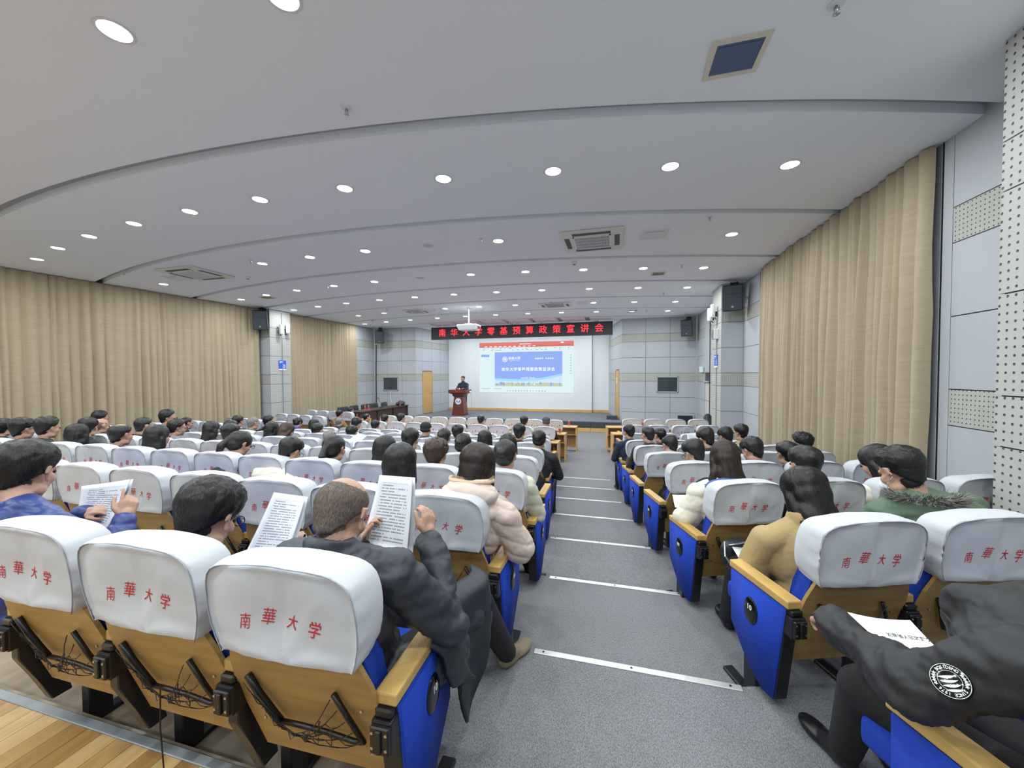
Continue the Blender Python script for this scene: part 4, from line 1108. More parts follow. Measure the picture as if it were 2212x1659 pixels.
def blob(prims, voxel, smooth=3, name='blob', dec=None):
    verts = []; faces = []
    def sph(c, r, rot=None):
        n = len(verts)
        for p in ICO:
            q = V((p.x*r[0], p.y*r[1], p.z*r[2]))
            if rot is not None: q = rot @ q
            verts.append(q + c)
        faces.extend([[i + n for i in f] for f in ICOF])
    for p in prims:
        if p[0] == 'e': sph(p[1], p[2], p[3])
        else:
            _, a, ra, b, rb_ = p
            sph(a, (ra,)*3); sph(b, (rb_,)*3)
            d = b - a
            if d.length > 1e-5:
                d.normalize(); u = d.cross(V((0, 0, 1)))
                if u.length < .1: u = d.cross(V((1, 0, 0)))
                u.normalize(); w_ = d.cross(u); k = 16; n = len(verts)
                for (c, r) in ((a, ra), (b, rb_)):
                    for i in range(k): verts.append(c + (u*math.cos(2*PI*i/k) + w_*math.sin(2*PI*i/k)) * r)
                for i in range(k): faces.append([n+i, n+(i+1) % k, n+k+(i+1) % k, n+k+i])
                faces.append([n+i for i in range(k)][::-1]); faces.append([n+k+i for i in range(k)])
    me = bpy.data.meshes.new(name); me.from_pydata([tuple(v) for v in verts], [], faces)
    o = bpy.data.objects.new('tmp', me); COL.objects.link(o)
    m = o.modifiers.new('r', 'REMESH'); m.mode = 'VOXEL'; m.voxel_size = voxel
    s = o.modifiers.new('s', 'SMOOTH'); s.factor = 0.5; s.iterations = smooth
    if dec: q = o.modifiers.new('d', 'DECIMATE'); q.ratio = dec
    dg = bpy.context.evaluated_depsgraph_get(); out = bpy.data.meshes.new_from_object(o.evaluated_get(dg)); out.name = name
    bpy.data.objects.remove(o); bpy.data.meshes.remove(me)
    out.polygons.foreach_set('use_smooth', [True] * len(out.polygons))
    return out

def displace(me, fn):
    import numpy as np
    n = len(me.vertices); co = np.empty(n*3); me.vertices.foreach_get('co', co); nr = np.empty(n*3)
    me.vertices.foreach_get('normal', nr); co = co.reshape(-1, 3); nr = nr.reshape(-1, 3)
    d = np.array([fn(V(c), V(k)) for c, k in zip(co, nr)])
    co = co + nr * d[:, None]; me.vertices.foreach_set('co', co.ravel()); me.update()

def head_mtx(H, yaw=0, pitch=0, roll=0, s=1.0):
    """yaw>0 turns to the figure's left, pitch>0 bows"""
    return Matrix.Translation(V(H)) @ Matrix.Rotation(yaw, 4, 'Z') @ Matrix.Rotation(-pitch, 4, 'X') @ Matrix.Rotation(roll, 4, 'Y') @ Matrix.Scale(s, 4)

def head_prims(Mx):
    R3 = Mx.to_3x3(); s = R3.col[0].length; Rn = R3.normalized()
    def e(c, r, rz=0):
        if isinstance(r, float): r = (r, r, r)
        return ('e', Mx @ V(c), V(r) * s, Rn @ Matrix.Rotation(rz, 3, 'Z'))
    def c(a, ra, b, rb_): return ('c', Mx @ V(a), ra*s, Mx @ V(b), rb_*s)
    P = [e((0, -.014, .036), (.077, .098, .084)), e((0, .026, -.030), (.061, .066, .078)), e((0, .058, -.094), (.026, .024, .020)),
         e((0, .074, .018), (.050, .020, .016)), c((0, .086, .006), .008, (0, .099, -.024), .011), e((-.010, .090, -.027), .008), e((.010, .090, -.027), .008),
         e((0, .078, -.058), (.022, .013, .012)), e((-.040, .052, -.025), (.024, .028, .026)), e((.040, .052, -.025), (.024, .028, .026)),
         e((-.048, .010, -.075), (.020, .035, .026)), e((.048, .010, -.075), (.020, .035, .026))]
    for sx in (-1, 1):
        P += [c((sx*.078, .004, -.026), .0075, (sx*.086, -.006, .020), .0085), c((sx*.086, -.006, .020), .0075, (sx*.084, .010, .028), .006), c((sx*.076, .008, -.030), .008, (sx*.079, .008, -.036), .0075), c((sx*.088, -.016, -.006), .006, (sx*.087, -.012, .022), .007)]
    return P

def hand_prims(wr, fwd, nrm, side, curl=0.5, s=1.0, spread=0.22, thumb=0.6, index=None):
    """wr wrist, fwd finger direction, nrm palm normal (palm faces nrm), side=+1 thumb lies towards nrm x fwd"""
    wr = V(wr); f = V(fwd).normalized(); n = V(nrm).normalized(); n = (n - f * n.dot(f)).normalized(); t = n.cross(f).normalized() * side
    P = [C_(wr, .026*s, wr + f*.03*s, .027*s)]
    base = wr + f * .088 * s
    for i, (o, L) in enumerate(((.030, .070), (.010, .078), (-.010, .072), (-.029, .056))):
        b = base + t*o*s - f*abs(o-.01)*.25*s
        P.append(C_(wr + f*.02*s + t*o*.7*s, .013*s, b, .0115*s))
        d = (f + t * (o * 3.0 * spread)).normalized(); p = b; r = .0092
        cl = curl if not (index is not None and i == 0) else index
        for k in range(3):
            a = cl * (.55 + .45*k); q = (d * math.cos(a) + n * math.sin(a)).normalized()
            L_ = L * (.45, .32, .23)[k] * s; p2 = p + q * L_
            P.append(C_(p, r*s, p2, (r - .0009)*s)); r -= .0009; p = p2; d = q
            n2 = (n - q * n.dot(q)); n = n2.normalized() if n2.length > .05 else n
        n = V(nrm).normalized(); n = (n - f * n.dot(f)).normalized()
    tb = wr + f*.028*s + t*.024*s; d = (f*.62 + t*.62 + n*.35*thumb).normalized(); p1 = tb + d*.038*s; d2 = (f*.85 + t*.15 + n*.5*thumb).normalized(); p2 = p1 + d2*.032*s; p3 = p2 + (f*.8 + n*.5*thumb - t*.05).normalized()*.024*s
    P += [C_(tb, .0155*s, p1, .012*s), C_(p1, .0115*s, p2, .0105*s), C_(p2, .0105*s, p3, .0088*s)]
    return P

def arm_dirs(e, w_): return (V(w_) - V(e)).normalized()

def body_prims(J, hm, hands=None):
    P = head_prims(hm)
    N = V(J['N']); H = hm @ V((0, -.03, -.05)); Ch = V(J['C']); Hp = V(J['P'])
    P += [C_(H, .047, N, .052), C_(N, .055, Ch, .085), E_(Ch, (.15, .10, .14)), C_(Ch, .11, Hp, .12), E_(Hp, (.16, .13, .11))]
    for s in 'LR':
        P += [C_(N + (V(J['S'+s]) - N) * .35 + V((0, 0, -.02)), .042, J['S'+s], .048), C_(J['S'+s], .048, J['E'+s], .038), C_(J['E'+s], .038, J['W'+s], .026)]
        sx = -1 if s == 'L' else 1
        hp = Hp + (V(J['SR']) - V(J['SL'])).normalized() * .09 * sx
        P += [C_(hp, .08, J['K'+s], .055), C_(J['K'+s], .054, J['A'+s], .036), C_(J['A'+s], .036, V(J['A'+s]) + V(J.get('F'+s, (0, .15, -.05))) * .12 + V((0, 0, -.03)), .026)]
        if hands and hands.get(s): P += hand_prims(J['W'+s], **hands[s])
        else: P += hand_prims(J['W'+s], arm_dirs(J['E'+s], J['W'+s]), (0, 0, -1), -sx, curl=.5)
    return P

def coat_prims(J, fat=1.0, hood=False, tail=False, collar=.0):
    N = V(J['N']); Ch = V(J['C']); Hp = V(J['P']); X = (V(J['SR']) - V(J['SL'])).normalized()
    P = [E_(Ch, (.185*fat, .125*fat, .18)), C_(Ch, .135*fat, Hp + V((0, 0, .05)), .155*fat), E_(Hp + V((0, 0, .04)), (.20*fat, .16, .13)), C_(N + V((0, -.012, -.035)), .070 + collar, Ch, .12*fat)]
    for s, sx in (('L', -1), ('R', 1)):
        S = V(J['S'+s]); P += [C_(N + V((0, 0, -.028)) + X*sx*.03, .072, S - X*sx*.01, .068*fat), C_(S, .068*fat, J['E'+s], .062*fat), C_(J['E'+s], .060*fat, V(J['E'+s]) + (V(J['W'+s]) - V(J['E'+s])) * .93, .046*fat)]
    if collar:
        for i in range(26):
            a = 2*PI*i/26; P.append(E_(N + V((math.cos(a)*.064, math.sin(a)*.068 - .01, .018 - .016*math.sin(a))), (.021, .021, .046)))
    if hood: P += [E_(N + V((0, -.085, -.045)), (.135, .065, .075)), E_(N + V((0, -.11, -.10)), (.105, .055, .075)), C_(N + V((-.10, -.03, -.01)), .042, N + V((-.05, .05, -.05)), .03), C_(N + V((.10, -.03, -.01)), .042, N + V((.05, .05, -.05)), .03)]
    return P

def trouser_prims(J):
    Hp = V(J['P']); X = (V(J['SR']) - V(J['SL'])).normalized(); P = [E_(Hp, (.175, .15, .12))]
    for s, sx in (('L', -1), ('R', 1)):
        P += [C_(Hp + X*sx*.09, .093, J['K'+s], .072), C_(J['K'+s], .071, J['A'+s], .056)]
    return P
def shoe_mesh(A, F, vox=.006):
    A = V(A); F = V(F); F.z = 0; f = F.normalized() if F.length > 0.01 else V((0, 1, 0))
    z = -A.z if False else 0
    rot = Matrix.Rotation(math.atan2(f.y, f.x) - PI/2, 3, 'Z')
    g = A + V((0, 0, -.055))
    me = blob([E_(g + f*.0 + V((0, 0, .012)), (.040, .050, .042), rot), E_(g + f*.14 + V((0, 0, -.006)), (.047, .09, .030), rot), C_(g + f*.02, .037, g + f*.14 + V((0, 0, -.006)), .034), C_(A, .044, g + f*.02, .038), C_(A + V((0, 0, -.012)), .042, g + f*.09 + V((0, 0, .006)), .034)], vox, 2, 'shoe')
    zmin = g.z - .032
    for v in me.vertices:
        if v.co.z < zmin: v.co.z = zmin
    return me

fb = lambda p, s, seed=0: noise.noise(V((p.x*s + seed, p.y*s, p.z*s)))
def d_smooth(seed, a=1.0):
    return lambda p, n: a * (.009 * fb(p, 7, seed) + .0055 * fb(V((p.x*1.0, p.y, p.z*2.6)), 11, seed + 5) + .0035 * abs(fb(V((p.x*2.2, p.y*2.2, p.z)), 22, seed + 9)))
def d_puffer(seed, per=.085, ax=V((0, 0.25, 1))):
    axn = ax.normalized()
    return lambda p, n: .010 * (abs(math.sin(PI * (p.dot(axn) + .012*fb(p, 6, seed)) / per)) ** .55 - .6) + .006 * fb(p, 16, seed) + .004 * abs(fb(p, 34, seed + 3))
def d_wool(seed): return lambda p, n: .006 * fb(p, 6, seed) + .0012 * fb(p, 60, seed)

# ---------------- hair (head-local coordinates)
HAIRLINE = [(0, 40), (40, 30), (62, 10), (80, -12), (98, -20), (118, -40), (145, -50), (180, -52)]
def hl(az, tab):
    az = abs(az)
    for (a, x), (b, y) in zip(tab, tab[1:]):
        if az <= b: return x + (y - x) * (az - a) / (b - a)
    return tab[-1][1]
SK = [(V((0, -.014, .036)), V((.077, .098, .084))), (V((0, .026, -.030)), V((.061, .066, .078))), (V((0, -.031, -.054)), V((.0515, .0525, .062)))]
OO = V((0, -.008, .02))
def skin_r(d):
    best = .05
    for c, r in SK:
        o = OO - c; a = sum((d[i]/r[i])**2 for i in range(3)); b = 2*sum(o[i]*d[i]/r[i]**2 for i in range(3)); cc = sum((o[i]/r[i])**2 for i in range(3)) - 1
        q = b*b - 4*a*cc
        if q > 0: best = max(best, (-b + math.sqrt(q)) / (2*a))
    return best
def cap_mesh(T=.020, Ts=.009, tab=HAIRLINE, crown=None, rough=.3, seed=0, sub=5, wave=0.0):
    bm = bm_new(); bmesh.ops.create_icosphere(bm, subdivisions=sub, radius=1)
    for v in bm.verts:
        d = v.co.normalized(); az = math.degrees(math.atan2(d.x, d.y)); el = math.degrees(math.asin(max(-1, min(1, d.z))))
        m = (el - hl(az, tab) - 3 * noise.noise(d * 9 + V((seed, 0, 0)))) / 9; m = max(0, min(1, m)); m = m*m*(3-2*m)
        if crown:
            a = math.degrees(d.angle(V(crown[0]).normalized())); k = max(0, min(1, (a - crown[1] - 5*noise.noise(d*6 + V((seed, 3, 0)))) / crown[2])); m *= k
        th = Ts + (T - Ts) * max(0, min(1, (el + 5) / 45))
        th *= max(.28, min(1, (el + 58) / 40))
        nz = 1 + rough * noise.noise(V((d.x*5, d.y*5, d.z*3)) + V((seed, seed, 0))) + rough*.6 * noise.noise(V((d.x*16, d.y*7, d.z*7)) + V((0, seed, 0)))
        r = skin_r(d) + (th * nz * m if m > .02 else 0) - (.010 if m <= .02 else .0015)
        r += wave * m * math.sin(d.x*40 + 6*noise.noise(d*4))
        if abs(az) > 88 and -54 < el < -8 and m > .02:      # fill the hollow between skull and neck with nape hair
            az_ = math.radians(az); pt = lambda e_: V((math.sin(az_)*math.cos(math.radians(e_)), math.cos(az_)*math.cos(math.radians(e_)), math.sin(math.radians(e_))))
            rA = skin_r(pt(-8)) + Ts; rB = skin_r(pt(-54)) + .001; A_ = pt(-8) * rA; B_ = pt(-54) * rB
            ha, hb = math.hypot(A_.x, A_.y), math.hypot(B_.x, B_.y); tn = math.tan(math.radians(el)); k_ = (A_.z - tn*ha) / ((A_.z - tn*ha) - (B_.z - tn*hb))
            hh = ha + (hb - ha) * k_; r2 = hh / math.cos(math.radians(el)); g_ = min(1, (abs(az) - 88) / 25) * min(1, m * 1.6)
            r = r + max(0, r2 - r) * g_
        v.co = OO + d * r
    return mesh(bm, 'hair', True)
def long_prims(L=.22, w=.085, back=.02, bangs=True):
    P = [E_((0, -.020, .042), (.090, .108, .092)), E_((0, -.045, .0), (.088, .085, .10)), C_((0, -.05, -.02), .078, (0, -.055 - back, -L), w*.75), E_((0, -.05, -.10), (w, .062, .10))]
    for s in (-1, 1):
        P += [C_((s*.070, -.005, .03), .026, (s*.078, .0, -.10), .024), C_((s*.072, -.02, -.02), .030, (s*.070, -.035, -L*.9), .030)]
    return P
def long_hair(L=.22, w=.085, back=.02, seed=0, vox=.009, extra=()):
    me = blob(long_prims(L, w, back) + list(extra), vox, 3, 'hair')
    displace(me, lambda p, n: .004 * noise.noise(V((p.x*28 + seed, p.y*28, p.z*4))) + .0025 * noise.noise(V((p.x*70 + seed, p.y*70, p.z*7))))
    return me
def strands(me, n, seed, dirf, steps=7, step=.014, w=.0016, lift=.0012, region=None, fly=0.0):
    """fine ribbons that follow the hair surface; returned as a mesh joined to the hair"""
    rn = random.Random(seed); bm = bm_new(); bm.from_mesh(me); bm.faces.ensure_lookup_table(); tree = BVHTree.FromBMesh(bm)
    fs = [f for f in bm.faces]; out = []
    tries = 0; made = 0; vs = []; fcs = []
    while made < n and tries < n * 4:
        tries += 1; f = fs[rn.randrange(len(fs))]; p = f.calc_center_median(); nn = f.normal.copy()
        if region and not region(p): continue
        made += 1; pts = []; q = p.copy(); jit = V((rn.uniform(-1, 1), rn.uniform(-1, 1), rn.uniform(-1, 1))) * .22; lf = lift * rn.uniform(.4, 1.6)
        for k in range(steps):
            pts.append((q + nn * (lf + fly * k * k * .1), nn))
            d = V(dirf(q)) + jit; d = d - nn * d.dot(nn)
            if d.length < 1e-4: break
            q2 = q + d.normalized() * step; h = tree.find_nearest(q2)
            if h[0] is None: break
            q, nn = h[0], h[1]
        if len(pts) < 3: continue
        b0 = len(vs); m = len(pts)
        for k, (c, nr) in enumerate(pts):
            t = (pts[min(k+1, m-1)][0] - pts[max(k-1, 0)][0]); sd = t.cross(nr)
            if sd.length < 1e-7: sd = V((1, 0, 0))
            sd = sd.normalized() * w * (1 - .8*k/(m-1)) ; vs += [c - sd, c + sd]
        for k in range(m-1): fcs.append((b0+2*k, b0+2*k+1, b0+2*k+3, b0+2*k+2))
    m2 = bpy.data.meshes.new('s'); m2.from_pydata([tuple(v) for v in vs], [], fcs)
    bm.free(); b2 = bm_new(); b2.from_mesh(me); b2.from_mesh(m2); bpy.data.meshes.remove(m2)
    r = mesh(b2, 'hair', True); return r
def whorl(c=(0.02, -.06, .11)):
    c = V(c)
    def f(p):
        d = p - c; sw = V((0, 0, 1)).cross(d) * .35
        return d + sw + V((0, .02, -.01))
    return f
FALL = lambda p: V((p.x*.6, p.y*.3 - .02, -.12))

def hairm(n, c, r=.35): return mat(n, c, r, bump=(60, .5, .004, (3, 3, .5)), var=(40, .35, (3, 3, .4)), spec=.5)
HM = {'black': hairm('black_hair', rgb(30, 28, 29)), 'soft': hairm('soft_black_hair', rgb(40, 37, 37)), 'brown': hairm('dark_brown_hair', rgb(64, 48, 40)), 'grey': hairm('grey_hair', rgb(128, 124, 120), .5), 'stubble': hairm('thin_grey_hair', rgb(92, 84, 78), .6), 'streak': hairm('streaked_hair', rgb(52, 40, 36))}
_m = HM['stubble']; _nt = _m.node_tree
for _n in _nt.nodes:
    if _n.type == 'MIX': _n.inputs['A'].default_value = rgb(134, 116, 104); _n.inputs['B'].default_value = rgb(62, 58, 56)
    if _n.type == 'TEX_NOISE' and abs(_n.inputs['Scale'].default_value - 40) < 1: _n.inputs['Scale'].default_value = 130
def cm(n, c, r=.75, **k): return mat('cloth_' + n, c, r, bump=(40, .25, .004), **k)
CM = {'black': cm('black', rgb(32, 33, 37)), 'navy': cm('navy', rgb(34, 42, 62)), 'darkgreen': cm('darkgreen', rgb(44, 52, 48)), 'blue': cm('blue', rgb(38, 62, 134)), 'bblue': cm('bright_blue', rgb(36, 80, 190)), 'char': cm('charcoal', rgb(50, 54, 60)),
      'olive': cm('olive', rgb(98, 92, 76)), 'red': cm('red', rgb(184, 60, 50)), 'tan': cm('tan', rgb(170, 148, 104), .95), 'brown': cm('brown', rgb(150, 118, 74)), 'green': cm('green', rgb(112, 132, 106)), 'parka': cm('parka_green', rgb(92, 112, 92)),
      'pink': cm('pale_pink', rgb(216, 196, 184), .6), 'cream': cm('cream', rgb(228, 224, 206), .6), 'pale': cm('pale_green', rgb(196, 212, 180), .6), 'grey': cm('grey', rgb(140, 142, 146)), 'ccream': cm('cool_cream', rgb(206, 204, 184), .6), 'jeans': cm('jeans', rgb(54, 68, 84)), 'forest': cm('forest', rgb(88, 104, 90))}
PANTS = cm('trousers', rgb(24, 25, 28), .8); SHOE = mat('black_shoe', rgb(26, 26, 28), .35)
LENS = mat('spectacle_lens', rgb(220, 228, 232), .05, trans=.9)
def glasses_mesh():
    bm = bm_new()
    for s in (-1, 1):
        pts = [(s*(.034 + .024*math.cos(a)), .108 - .10*abs(.0), .006 + .018*math.sin(a)) for a in [2*PI*i/14 for i in range(15)]]
        tube(bm, pts, .0020, 5); tube(bm, [(s*.058, .106, .012), (s*.076, .06, .014), (s*.086, .004, .016), (s*.086, -.012, .002)], .0019, 5)
    tube(bm, [(-.011, .110, .008), (0, .112, .011), (.011, .110, .008)], .0018, 5)
    return mesh(bm, 'glasses', True)
GL = glasses_mesh()
EYE = mesh((lambda b: ([bmesh.ops.create_icosphere(b, subdivisions=2, radius=.0105, matrix=Matrix.Translation((s*.031, .0815, .004))) for s in (-1, 1)], b)[1])(bm_new()), 'eyes', True)
EYEM = mat('eye_dark', rgb(40, 30, 28), .2)

def seated_J(lean=0.0, armw=.19, low=0.0):
    """root at the floor under the hips, facing +y"""
    return dict(P=(0, 0, .50), C=(0, .0 + lean*.5, .82 - low), N=(0, .02 + lean, 1.00 - low), SL=(-armw, .0 + lean*.8, .945 - low), SR=(armw, .0 + lean*.8, .945 - low),
                EL=(-armw - .07, .10 + lean, .68), ER=(armw + .07, .10 + lean, .68), WL=(-.10, .33 + lean, .66), WR=(.10, .33 + lean, .66), KL=(-.11, .42, .50), KR=(.11, .42, .50), AL=(-.11, .44, .085), AR=(.11, .44, .085))
POSES = {}
def pose(key):
    if key in POSES: return POSES[key]
    yaw, pit = {'f': (0, .12), 'd': (0, .55), 'l': (.5, .1), 'r': (-.5, .1), 'dr': (-.25, .45), 'dl': (.3, .5)}[key]
    J = seated_J(.02 if pit < .3 else .07, low=0 if pit < .3 else .02); N = V(J['N'])
    H = N + V((-.02*yaw, .035 + .06*pit, .175 - .03*pit)); hm = head_mtx(H, yaw, pit, 0, 1.06)
    body = blob(body_prims(J, hm), .0125, 2, 'body')
    POSES[key] = (J, hm, body); return POSES[key]
J0 = seated_J(.02)
COATS = {}
for key, kw, dd in (('plain', dict(collar=.006), d_smooth(1)), ('hooded', dict(hood=True, collar=.008, fat=1.08), d_smooth(3, 1.2)), ('puffer', dict(hood=True, fat=1.14), d_puffer(2)), ('stand', dict(collar=.012, fat=1.03), d_smooth(7))):
    m_ = blob(coat_prims(J0, **kw), .015, 2, 'coat'); displace(m_, dd); COATS[key] = m_
TROU = blob(trouser_prims(J0), .02, 2, 'trousers'); SHOEM = [shoe_mesh(J0['AL'], (0, 1, 0), .012), shoe_mesh(J0['AR'], (0, 1, 0), .012)]
BALD_TAB = [(0, 70), (50, 62), (75, 18), (95, -10), (125, -42), (180, -56)]
HAIR = {}
def add_hair(k, me, ns=500, df=None, **kw): HAIR[k] = strands(me, ns, hash(k) % 97 if False else len(HAIR) + 3, df or whorl(), **kw) if ns else me
add_hair('short', cap_mesh(.024, .011, seed=1, sub=4), 700, w=.0022)
add_hair('short2', cap_mesh(.030, .008, seed=5, sub=4, tab=[(0, 36), (40, 26), (62, 8), (82, -8), (100, -16), (122, -40), (148, -54), (180, -58)]), 700, w=.0022)
add_hair('crop', cap_mesh(.011, .006, seed=8, sub=4), 300, w=.0016)
add_hair('balding', cap_mesh(.013, .010, seed=4, sub=4, crown=((0, -.1, 1), 22, 22), tab=[(0, 58), (40, 44), (62, 10), (82, -12), (100, -22), (120, -44), (180, -62)]), 300, w=.0016)
add_hair('bald', cap_mesh(.003, .003, seed=4, sub=4, crown=((0, .1, 1), 60, 25)), 0)
add_hair('bob', long_hair(.10, .095, -.01, 1, .011), 600, FALL, w=.0024, steps=9)
add_hair('long', long_hair(.24, .09, .02, 2, .011), 700, FALL, w=.0024, steps=10)
add_hair('bun', blob([E_((0, -.020, .040), (.088, .107, .092)), E_((0, -.05, -.01), (.078, .072, .07)), E_((0, -.125, .03), (.04, .035, .038))], .010, 3, 'hair'), 500, lambda p: V((0, -.14, .03)) - p, w=.0022)
add_hair('tail', blob([E_((0, -.020, .040), (.088, .107, .092)), E_((0, -.05, -.01), (.078, .072, .07)), C_((0, -.12, .02), .026, (0, -.15, -.06), .034), C_((0, -.15, -.06), .034, (0, -.13, -.20), .016)], .010, 3, 'hair'), 500, lambda p: (V((0, -.12, .03)) - p) if p.y > -.11 else V((0, 0, -1)), w=.0022)
capme = blob([E_((0, -.012, .055), (.090, .110, .078)), E_((0, -.03, .0), (.084, .088, .05)), E_((0, .105, .045), (.062, .052, .008))], .008, 3, 'hair'); HAIR['cap'] = capme
STYLE = {'tuft': cap_mesh(.034, .016, seed=12, sub=5, rough=.3)}
HAIR['tuft'] = strands(STYLE['tuft'], 1500, 44, lambda p: V((p.x, p.y, .04 + p.z*.2)), steps=5, step=.010, fly=.006, w=.0014)

PERSONS = 0
def person(x, y, z, floor, rz, pose_k, hair_k, hair_m, coat_k, coat_m, label, glasses=False, group=None, sc=None, extra=None):
    """x,y,z is the wanted head centre"""
    J, hm, body = pose(pose_k); h = hm.translation
    s = (z - floor) / h.z; s2 = max(.86, min(1.12, s))
    hy = Vector((h.x, h.y, 0)); hy.rotate(Euler((0, 0, rz)))
    t = thing('person', label, 'person', (x - hy.x*s2, y - hy.y*s2, z - h.z*s2), rz, group); t.scale = (1.0, 1.0, s2)
    if abs(s - s2) > .02: pass
    link('body', body, t, MT['skin'])
    o = link('hair' if hair_k != 'cap' else 'hat', HAIR[hair_k], t, hair_m); o.matrix_local = hm
    link('coat', COATS[coat_k], t, coat_m); link('trousers', TROU, t, PANTS)
    for m_ in SHOEM: link('shoe', m_, t, SHOE)
    o = link('eyes', EYE, t, EYEM); o.matrix_local = hm; o['kind'] = 'stuff'
    if glasses: o = link('glasses', GL, t, MT['blackrubber']); o.matrix_local = hm
    return t
def paper_m():
    m = mat('printed_page', rgb(238, 242, 250), .65); nt = m.node_tree; b = nt.nodes['Principled BSDF']
    tc = nt.nodes.new('ShaderNodeTexCoord'); sp = nt.nodes.new('ShaderNodeSeparateXYZ'); nt.links.new(tc.outputs['UV'], sp.inputs[0])
    def mth(op, a, c=None):
        n = nt.nodes.new('ShaderNodeMath'); n.operation = op
        for i, v in enumerate((a, c)):
            if v is None: continue
            if hasattr(v, 'node'): nt.links.new(v, n.inputs[i])
            else: n.inputs[i].default_value = v
        return n.outputs[0]
    NL = 24; v = mth('MULTIPLY', sp.outputs['Y'], NL); fr = mth('FRACT', v); row = mth('FLOOR', v)
    u = mth('MULTIPLY', sp.outputs['X'], 34); col = mth('FLOOR', u); fu = mth('FRACT', u)
    wn = nt.nodes.new('ShaderNodeTexWhiteNoise'); wn.noise_dimensions = '2D'; cb = nt.nodes.new('ShaderNodeCombineXYZ'); nt.links.new(col, cb.inputs[0]); nt.links.new(row, cb.inputs[1]); nt.links.new(cb.outputs[0], wn.inputs['Vector'])
    wr = nt.nodes.new('ShaderNodeTexWhiteNoise'); wr.noise_dimensions = '1D'; nt.links.new(row, wr.inputs['W'])
    a = mth('GREATER_THAN', fr, .52); a = mth('MULTIPLY', a, mth('LESS_THAN', fr, .90)); a = mth('MULTIPLY', a, mth('GREATER_THAN', fu, .25)); a = mth('MULTIPLY', a, mth('GREATER_THAN', wn.outputs['Value'], .14))
    a = mth('MULTIPLY', a, mth('GREATER_THAN', sp.outputs['X'], .14)); a = mth('MULTIPLY', a, mth('LESS_THAN', sp.outputs['X'], .88)); a = mth('MULTIPLY', a, mth('GREATER_THAN', sp.outputs['Y'], .09)); a = mth('MULTIPLY', a, mth('LESS_THAN', sp.outputs['Y'], .90))
    short = mth('GREATER_THAN', mth('ADD', mth('MULTIPLY', wr.outputs['Value'], 2.4), .45), sp.outputs['X']); a = mth('MULTIPLY', a, short); a = mth('MULTIPLY', a, .8)
    mx = nt.nodes.new('ShaderNodeMix'); mx.data_type = 'RGBA'; mx.inputs['A'].default_value = rgb(238, 242, 250); mx.inputs['B'].default_value = rgb(60, 64, 72); nt.links.new(a, mx.inputs['Factor']); nt.links.new(mx.outputs['Result'], b.inputs['Base Color'])
    return m
PAGE = paper_m()
def sheet(tl, tr, br, bl, bend=.01, th=.003, n=10, off=0.0):
    """curved sheet given by four world corners; returns bmesh with uv"""
    tl, tr, br, bl = map(V, (tl, tr, br, bl)); nrm = (tr - tl).cross(bl - tl).normalized()
    bm = bm_new(); uvl = bm.loops.layers.uv.new('UVMap'); fr, bk = [], []
    for j in range(n+1):
        v = j/n; a = tl.lerp(bl, v); b = tr.lerp(br, v); r1, r2 = [], []
        for i in range(n+1):
            u = i/n; p = a.lerp(b, u) + nrm * (bend * (math.sin(PI*u) * .7 + .5*math.sin(PI*v)) + off); r1.append(bm.verts.new(p)); r2.append(bm.verts.new(p + nrm*th))
        fr.append(r1); bk.append(r2)
    def add(vs, uvs):
        f = bm.faces.new(vs)
        for l, uv in zip(f.loops, uvs): l[uvl].uv = uv
    for j in range(n):
        for i in range(n):
            uv = [(i/n, 1-j/n), ((i+1)/n, 1-j/n), ((i+1)/n, 1-(j+1)/n), (i/n, 1-(j+1)/n)]
            add((fr[j][i], fr[j][i+1], fr[j+1][i+1], fr[j+1][i]), uv); add((bk[j][i], bk[j+1][i], bk[j+1][i+1], bk[j][i+1]), [(0, 0)]*4)
    for i in range(n):
        for R in ((0, 1), (n, -1)): add((fr[R[0]][i], bk[R[0]][i], bk[R[0]][i+1], fr[R[0]][i+1]), [(0, 0)]*4)
        for R in (0, n): add((fr[i][R], fr[i+1][R], bk[i+1][R], bk[i][R]), [(0, 0)]*4)
    return bm
def booklet(label, tl, tr, br, bl, bend=.012, back=True, cat='booklet'):
    c = (V(tl) + V(br)) / 2; t = thing('paper_booklet', label, cat, c)
    me = mesh(sheet(tl, tr, br, bl, bend), 'page', True); me.transform(Matrix.Translation(-c)); link('page', me, t, PAGE)
    if back:
        nrm = (V(tr)-V(tl)).cross(V(bl)-V(tl)).normalized(); o = nrm * .010; e = (V(tr)-V(tl)).normalized()*.008
        me = mesh(sheet(V(tl)+o, V(tr)+o+e, V(br)+o*2.2+e*2, V(bl)+o, bend*.8), 'page', True); me.transform(Matrix.Translation(-c)); link('back_page', me, t, MT['paper'])
    return t
